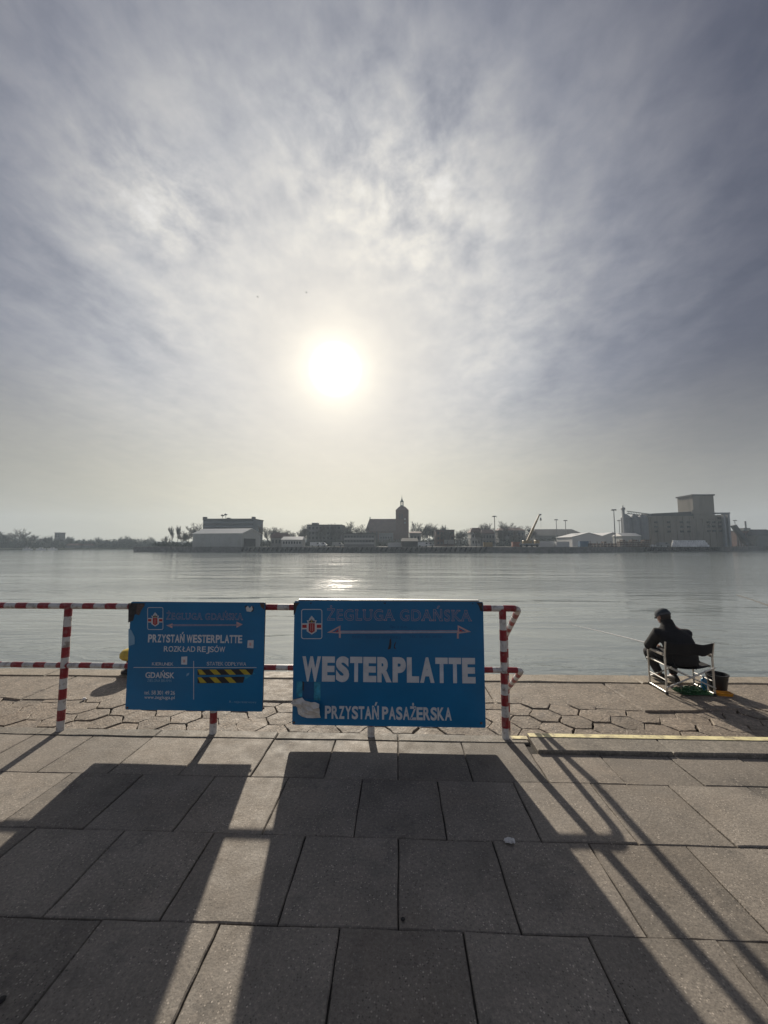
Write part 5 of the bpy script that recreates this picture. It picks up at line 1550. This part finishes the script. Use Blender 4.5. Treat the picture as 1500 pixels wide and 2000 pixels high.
# steel silos at the left
st_ = thing('steel_silo', 1240, 194, 'pale ribbed steel silo bins at the left end of the grain silo building', 'silo')
for px_, wv in ((1225, 9.5), (1241, 9.5), (1257, 9.5)):
    Yb = 194; xx = X(px_, Yb); zt_ = Z(1011, Yb, px_); rb = (X(px_ + wv, Yb) - X(px_ - wv, Yb)) / 2
    q = MB(); q.lathe([(rb, LZ), (rb, zt_), (.5, Z(1004.5, Yb, px_)), (.4, Z(1003.6, Yb, px_))], (xx, Yb, 0), 20); q.build('bin', M_silom, st_)
    for k in range(8):
        a_ = rad(200 + 20 * k); q = MB(); q.tube([(xx + rb * math.cos(a_), Yb + rb * math.sin(a_), LZ), (xx + rb * math.cos(a_), Yb + rb * math.sin(a_), zt_)], .12, 4); q.build('stiffener', M_silom, st_)
xx = X(1221.5, 190); zt_ = Z(987, 190, 1221)
q = MB(); q.box(xx - .45, xx + .45, 190, 191, LZ, zt_ - 1.0); q.build('bucket_elevator', M_silom, st_)
q = MB(); q.cbox(xx - .8, xx + .8, 189.8, 191.2, zt_ - 2.2, zt_ - 1.1, .2); q.tube([(xx, 190.5, zt_ - 1.2), (xx, 190.5, zt_)], .2, 6); q.build('elevator_head', M_steel, st_)
a_ = ony(1225, 998.5, 190.5); c_ = ony(1272, 1004.5, 194.5)
for dz in (0, -1.1):
    q = MB(); q.tube([a_ + Vector((0, 0, dz)), c_ + Vector((0, 0, dz))], .22, 5); q.build('conveyor_chord', M_steel, st_)
for k in range(9):
    p0 = a_.lerp(c_, k / 9); p1 = a_.lerp(c_, (k + 1) / 9) - Vector((0, 0, 1.1)); q = MB(); q.tube([p0, p1], .1, 4); q.build('conveyor_lattice', M_steel, st_)
house('silo_shed', 1216, 1252, 1047, 1041, 182, 8, 'low pale shed in front of the steel silo bins', M_metal, M_metalr, True, None)

# sloping conveyor and buildings to the right of the silo
cv = thing('loading_conveyor', 1440, 205, 'dark inclined loading conveyor right of the grain silo', 'conveyor')
p0 = ony(1432, 1026, 207); p1 = Vector((X(1460, 203), 203, LZ + 1.0))
dd = (p1 - p0).normalized(); uu = Vector((0, 1, 0)).cross(dd)
q = MB(); vs = [p + Vector((0, 1, 0)) * .9 * a1 + uu * 1.1 * a2 for p in (p0, p1) for a1, a2 in ((-1, -1), (1, -1), (1, 1), (-1, 1))]
q.add(vs, [(0, 1, 5, 4), (1, 2, 6, 5), (2, 3, 7, 6), (3, 0, 4, 7), (4, 5, 6, 7), (3, 2, 1, 0)]); q.build('gallery', M_tar, cv, fix=True)
for t_ in (.3, .7):
    p = p0.lerp(p1, t_); q = MB(); q.tube([(p.x - .6, p.y, LZ), (p.x, p.y, p.z - .5)], .18, 5); q.tube([(p.x + .8, p.y, LZ), (p.x, p.y, p.z - .5)], .18, 5); q.build('trestle', M_steel, cv)
root, x0, x1, zt = block('port_building', 1440, 1492, 1036, 232, 14, 'long dark port building at the right edge beyond the conveyor', wallm=M_brick, wins=(9, 2))
q = MB(); q.box(X(1455, 236), X(1468, 236), 236, 240, zt + .004, zt + 1.6); q.build('roof_house', M_plast, root)
q = MB(); q.tube([(X(1459, 238), 238, zt + 1.5), (X(1459, 238), 238, Z(1018, 238, 1459))], .45, 8); q.build('chimney', M_steel, root)
house('port_shed', 1478, 1530, 1046, 1034, 226, 14, 'dark pitched shed cut by the right picture edge on the far bank', M_plast, M_tar, True, None, .15)

# sacks, scrap and quay clutter
sm = MB(); sm.cbox(-.6, .6, -.5, .5, 0, 1.0, .22); sm_me = sm.mesh('big_bag', M_sack, smooth=True)
Ys = 183.0
for row in range(3):
    n_ = 15 - row * 1
    for i in range(n_):
        xx = X(1312, Ys) + .4 + (i + row * .5) * 1.12
        o = bpy.data.objects.new('big_bag', sm_me); COL.objects.link(o); o.location = (xx, Ys + row * .35 + R.uniform(-.1, .1), LZ + row * 1.0); o.rotation_euler = (0, 0, R.uniform(-.15, .15))
        tag(o, 'white bulk bag in the stepped stack in front of the grain silo', 'bag', 'white bulk bags in front of the silo')
for i in range(13):
    px_ = 1273 + i * 9; 
    if 1308 < px_ < 1366: continue
    o = bpy.data.objects.new('big_bag', sm_me); COL.objects.link(o); o.location = (X(px_, 182), 182, LZ); o.rotation_euler = (0, 0, R.uniform(-.3, .3)); o.scale = (1.2, 1, 1)
    tag(o, 'white bulk bag standing singly on the quay in front of the silo', 'bag', 'single white bulk bags on the far quay')
def stack(px0, px1, Y, rows_, label, name='timber_stack'):
    root = empty(name, (X((px0 + px1) / 2, Y), Y, LZ), label, 'stack')
    x0, x1 = X(px0, Y), X(px1, Y)
    rr = random.Random(int(px0))
    n_ = max(3, int((x1 - x0) / 1.3))
    for i in range(n_):
        xx = x0 + (x1 - x0) * (i + .5) / n_; h = rows_ * rr.uniform(.7, 1.1)
        for k in range(max(1, int(h / .8))):
            q = MB(); q.box(xx - .5, xx + .5, Y + rr.uniform(-.3, .3), Y + 2.5, LZ + k * .82, LZ + k * .82 + .7); q.build('bundle', M_rustc, root)
    for i in range(n_ // 2 + 1):
        xx = x0 + (x1 - x0) * i / (n_ // 2); q = MB(); q.box(xx - .1, xx + .1, Y - .4, Y - .25, LZ, LZ + rows_ * rr.uniform(.9, 1.15)); q.build('stake', M_rustc, root)
stack(1210, 1270, 172, 3.4, 'dark brown stacked timber bundles on the quay left of the white bags')
stack(1152, 1206, 168, 2.3, 'low brown stack of bundles below the tall lamp mast')
def container(px0, px1, Y, h, m_, label):
    x0, x1 = X(px0, Y), X(px1, Y)
    root = empty('shipping_container', ((x0 + x1) / 2, Y, LZ), label, 'container')
    q = MB(); q.box(x0, x1, Y, Y + 2.4, LZ, LZ + h); q.build('box', m_, root)
    n_ = 7
    for i in range(n_):
        xx = x0 + (x1 - x0) * (i + .5) / n_; q = MB(); q.box(xx - .12, xx + .12, Y - .06, Y + .02, LZ + .15, LZ + h - .15); q.build('rib', m_, root)
container(1133, 1150, 170, 2.5, M_contb, 'blue grey container on the quay below the left storage tent')
container(1087, 1112, 178, 2.4, M_tent, 'white container on the quay right of the crane')
container(1052, 1085, 182, 2.6, M_tent, 'long white container directly right of the crane')
container(757, 784, 168, 1.9, M_tent, 'white container left of the dark quay shed')
container(1002, 1016, 164, 2.2, M_contr, 'rust red container left of the crane truck')
container(945, 962, 163, 2.0, M_craney, 'ochre container under the right end of the quay canopy')
def van(px_, Y, label, m_=M_van, L=4.8):
    xx = X(px_, Y)
    root = empty('parked_van', (xx, Y, LZ), label, 'van')
    q = MB(); prof = [(-L / 2, .4), (L / 2, .4), (L / 2, 1.1), (L / 2 - .5, 1.25), (L / 2 - 1.1, 2.0), (-L / 2, 2.1)]
    q.add([(xx + a_, Y - .9, LZ + b_) for a_, b_ in prof] + [(xx + a_, Y + .9, LZ + b_) for a_, b_ in prof], [tuple(range(6)), tuple(reversed(range(6, 12)))] + [(i, 6 + i, 6 + (i + 1) % 6, (i + 1) % 6) for i in range(6)]); q.build('body', m_, root, fix=True)
    q = MB(); q.box(xx + L / 2 - 1.9, xx + L / 2 - 1.1, Y - .93, Y - .88, LZ + 1.25, LZ + 1.85); q.build('side_window', M_glassd, root)
    for dx in (-1.4, 1.4):
        q = MB(); q.lathe([(.2, -.1), (.36, -.08), (.36, .08), (.2, .1)], (xx + dx, Y - .88, LZ + .36), 12, M=Matrix.Rotation(rad(90), 4, 'X')); q.build('wheel', M_rubber, root)
van(617, 166, 'white van parked on the quay before the grey flat block, left one')
van(628, 168, 'white van parked on the quay before the grey flat block, right one')
van(660, 166, 'pale van parked left of the low banded building', M_plastw)
van(826, 164, 'white van parked right of the dark quay shed', M_van, 6.0)
van(838, 166, 'pale truck parked second right of the dark quay shed', M_plastw, 4.2)
van(1010, 175, 'white van behind the rust red container', M_van)
van(1295, 178, 'dark van parked left of the white bag stack', M_steel)

# ---- left shore: tower and moored boats
root = empty('water_tower', (X(111, 300), 300, WZ + .9), 'square pale tower rising over the trees on the left shore', 'tower')
x0, x1 = X(105.5, 300), X(117, 300); zt = Z(1041, 300, 111)
q = MB(); q.box(x0, x1, 300, 304.5, WZ, zt); q.build('shaft', M_plast, root)
q = MB(); q.box(x0 - .2, x1 + .2, 299.8, 304.7, zt + .004, zt + .4); q.build('cornice', M_tar, root)
add_windows(root, x0 + .4, x1 - .4, zt - 3.5, zt - .6, 300, 2, 2)
for px_, Y, lb in ((56, 240, 'small white boat moored at the left shore, leftmost'), (82, 243, 'small white boat moored at the left shore, middle'), (104, 246, 'small white boat moored at the left shore, rightmost')):
    xx = X(px_, Y - 4); yy = Y - 4
    root = empty('moored_boat', (xx, yy, WZ), lb, 'boat', 'boats moored at the left shore')
    q = MB(); o_ = [(-3, -.8), (1.5, -.8), (3.2, 0), (1.5, .8), (-3, .8)]
    q.prism([(xx + a_ * .8, yy + b_ * .8) for a_, b_ in o_], WZ - .2, WZ + .1); q.prism([(xx + a_, yy + b_) for a_, b_ in o_], WZ + .1, WZ + .7, .1); q.build('hull', M_van, root)
    q = MB(); q.cbox(xx - 1.4, xx + .8, yy - .6, yy + .6, WZ + .7, WZ + 1.5, .15); q.build('cabin', M_plastw, root)
for px_, Y, w_, lb in ((140, 262, 4.5, 'pale boathouse at the water on the left shore, left one'), (166, 266, 3.2, 'pale boathouse at the water on the left shore, right one')):
    xx = X(px_, Y); root = empty('boathouse', (xx, Y, WZ + .9), lb, 'boathouse')
    q = MB(); q.box(xx - w_, xx + w_, Y, Y + 5, WZ + .5, WZ + 2.8); q.build('wall', M_plast, root)
    q = MB(); q.add([(xx - w_ - .3, Y - .3, WZ + 2.8), (xx + w_ + .3, Y - .3, WZ + 2.8), (xx + w_ + .3, Y + 2.5, WZ + 4), (xx - w_ - .3, Y + 2.5, WZ + 4), (xx - w_ - .3, Y + 5.3, WZ + 2.8), (xx + w_ + .3, Y + 5.3, WZ + 2.8)], [(0, 1, 2, 3), (5, 4, 3, 2), (0, 3, 4), (1, 5, 2), (0, 4, 5, 1)]); q.build('roof', M_tile, root, fix=True)

# ---- two birds
for px_, py_, lb in ((503.5, 580, 'dark bird gliding in the sky, left and lower of the two'), (598.5, 571.5, 'dark bird gliding in the sky, right and higher of the two')):
    p = ony(px_, py_, 88)
    root = empty('flying_bird', p, lb, 'bird', 'birds in the sky')
    q = MB(); s_ = .34
    body = [(-.55, .02), (-.4, .07), (-.1, .11), (.25, .10), (.45, .06), (.55, .01)]
    vs = []
    for xx, rr_ in body:
        for k in range(6): vs.append((p.x + xx * s_ * 1.1, p.y + rr_ * s_ * math.cos(k * math.pi / 3), p.z + rr_ * s_ * math.sin(k * math.pi / 3)))
    q.add(vs, [(i * 6 + k, i * 6 + (k + 1) % 6, (i + 1) * 6 + (k + 1) % 6, (i + 1) * 6 + k) for i in range(5) for k in range(6)] + [tuple(range(6)), tuple(reversed(range(30, 36)))])
    for sy_ in (-1, 1):   # wings, raised and swept
        w_ = [(.2, .08, .04), (-.15, .08, .04), (-.25, .6, .38), (.12, .6, .40), (-.35, 1.15, .22), (-.15, 1.1, .26)]
        b_ = [(p.x + a_ * s_ + .15 * sy_ * b1 * s_, p.y + sy_ * b1 * s_ * .75, p.z + c1 * s_) for a_, b1, c1 in w_] + [(p.x + a_ * s_ + .15 * sy_ * b1 * s_, p.y + sy_ * b1 * s_ * .75, p.z + c1 * s_ - .018) for a_, b1, c1 in w_]
        q.add(b_, [(0, 1, 2, 3), (3, 2, 4, 5), (9, 8, 7, 6), (11, 10, 8, 9), (0, 3, 9, 6), (3, 5, 11, 9), (1, 7, 8, 2), (2, 8, 10, 4), (4, 10, 11, 5)])
    q.build('body_and_wings', M_bird, root, fix=True)

# ---- third level: pieces that belong to a part rather than to the whole thing
def regroup(prefixes, part, pieces):
    for r_ in [o for o in COL.objects if o.parent is None and o.name.split('.')[0] in prefixes]:
        hosts = [c_ for c_ in r_.children if c_.name.split('.')[0] == part]
        if not hosts: continue
        for c_ in list(r_.children):
            if c_.name.split('.')[0] in pieces:
                h_ = hosts[0]
                if len(hosts) > 1:     # nearest host of several alike
                    mid = lambda o: sum((Vector(v) for v in o.bound_box), Vector()) / 8
                    h_ = min(hosts, key=lambda q_: (mid(q_) - mid(c_)).length)
                c_.parent = h_
regroup(('timetable_sign', 'pier_name_sign'), 'panel', ('lettering', 'arrow', 'arrow_fill', 'table_line', 'emblem_frame', 'emblem_band', 'emblem_shield', 'emblem_crown', 'emblem_heart', 'sticker', 'sticker_mark', 'hazard_tape', 'hazard_stripe', 'tape_residue', 'torn_corner', 'peeled_patch', 'tape_strip'))
regroup(('person',), 'head', ('nose', 'ear', 'eye', 'mouth', 'hair'))
regroup(('person',), 'cap', ('cap_peak', 'cap_band'))
regroup(('person',), 'coat', ('coat_tail', 'collar'))
regroup(('fishing_rod',), 'blank', ('line_guide', 'reel'))
regroup(('brick_church',), 'nave_wall', ('nave_window', 'buttress')); regroup(('brick_church',), 'nave_roof', ('ridge_turret',))
regroup(('brick_church',), 'tower', ('clock_face', 'louvre')); regroup(('brick_church',), 'side_annex', ('window', 'annex_roof'))
regroup(('grain_silo',), 'silo_block', ('window', 'pilaster')); regroup(('grain_silo',), 'head_tower', ('tower_cornice', 'stair_bay'))
regroup(('office_block', 'apartment_block', 'terminal_building', 'flat_roofed_house', 'small_house', 'gabled_house', 'port_building'), 'wall', ('window', 'window_band', 'spandrel', 'pale_band'))
regroup(('office_block', 'apartment_block', 'port_building'), 'roof', ('roof_aerial', 'roof_hatch', 'corner_pier', 'stair_head', 'roof_house', 'chimney'))
regroup(('metal_hangar',), 'wall', ('cladding_rib', 'sliding_door')); regroup(('steel_silo',), 'bin', ('stiffener',))
regroup(('lamp_mast',), 'lamp_ring', ('floodlight',)); regroup(('bucket',), 'shell', ('label_patch',))
regroup(('folding_chair',), 'arm_tube', ('arm_rest',)); regroup(('water_tower',), 'shaft', ('window',))

# ---- haze over the harbour
M_haze = bpy.data.materials.new('haze_air'); M_haze.use_nodes = True
nt = M_haze.node_tree; nt.nodes.clear()
pv = nt.nodes.new('ShaderNodeVolumePrincipled'); mo = nt.nodes.new('ShaderNodeOutputMaterial')
pv.inputs['Color'].default_value = (0.72, 0.86, 1.0, 1); pv.inputs['Density'].default_value = 0.00040; pv.inputs['Anisotropy'].default_value = 0.25
nt.links.new(pv.outputs[0], mo.inputs['Volume'])
m = MB(); m.box(-1130, 1130, -90, 890, WZ - 3.2, 72)
hz_ = m.build('haze', M_haze); tag(hz_, 'thin pale blue haze lying over the whole harbour', 'haze', kind='stuff')
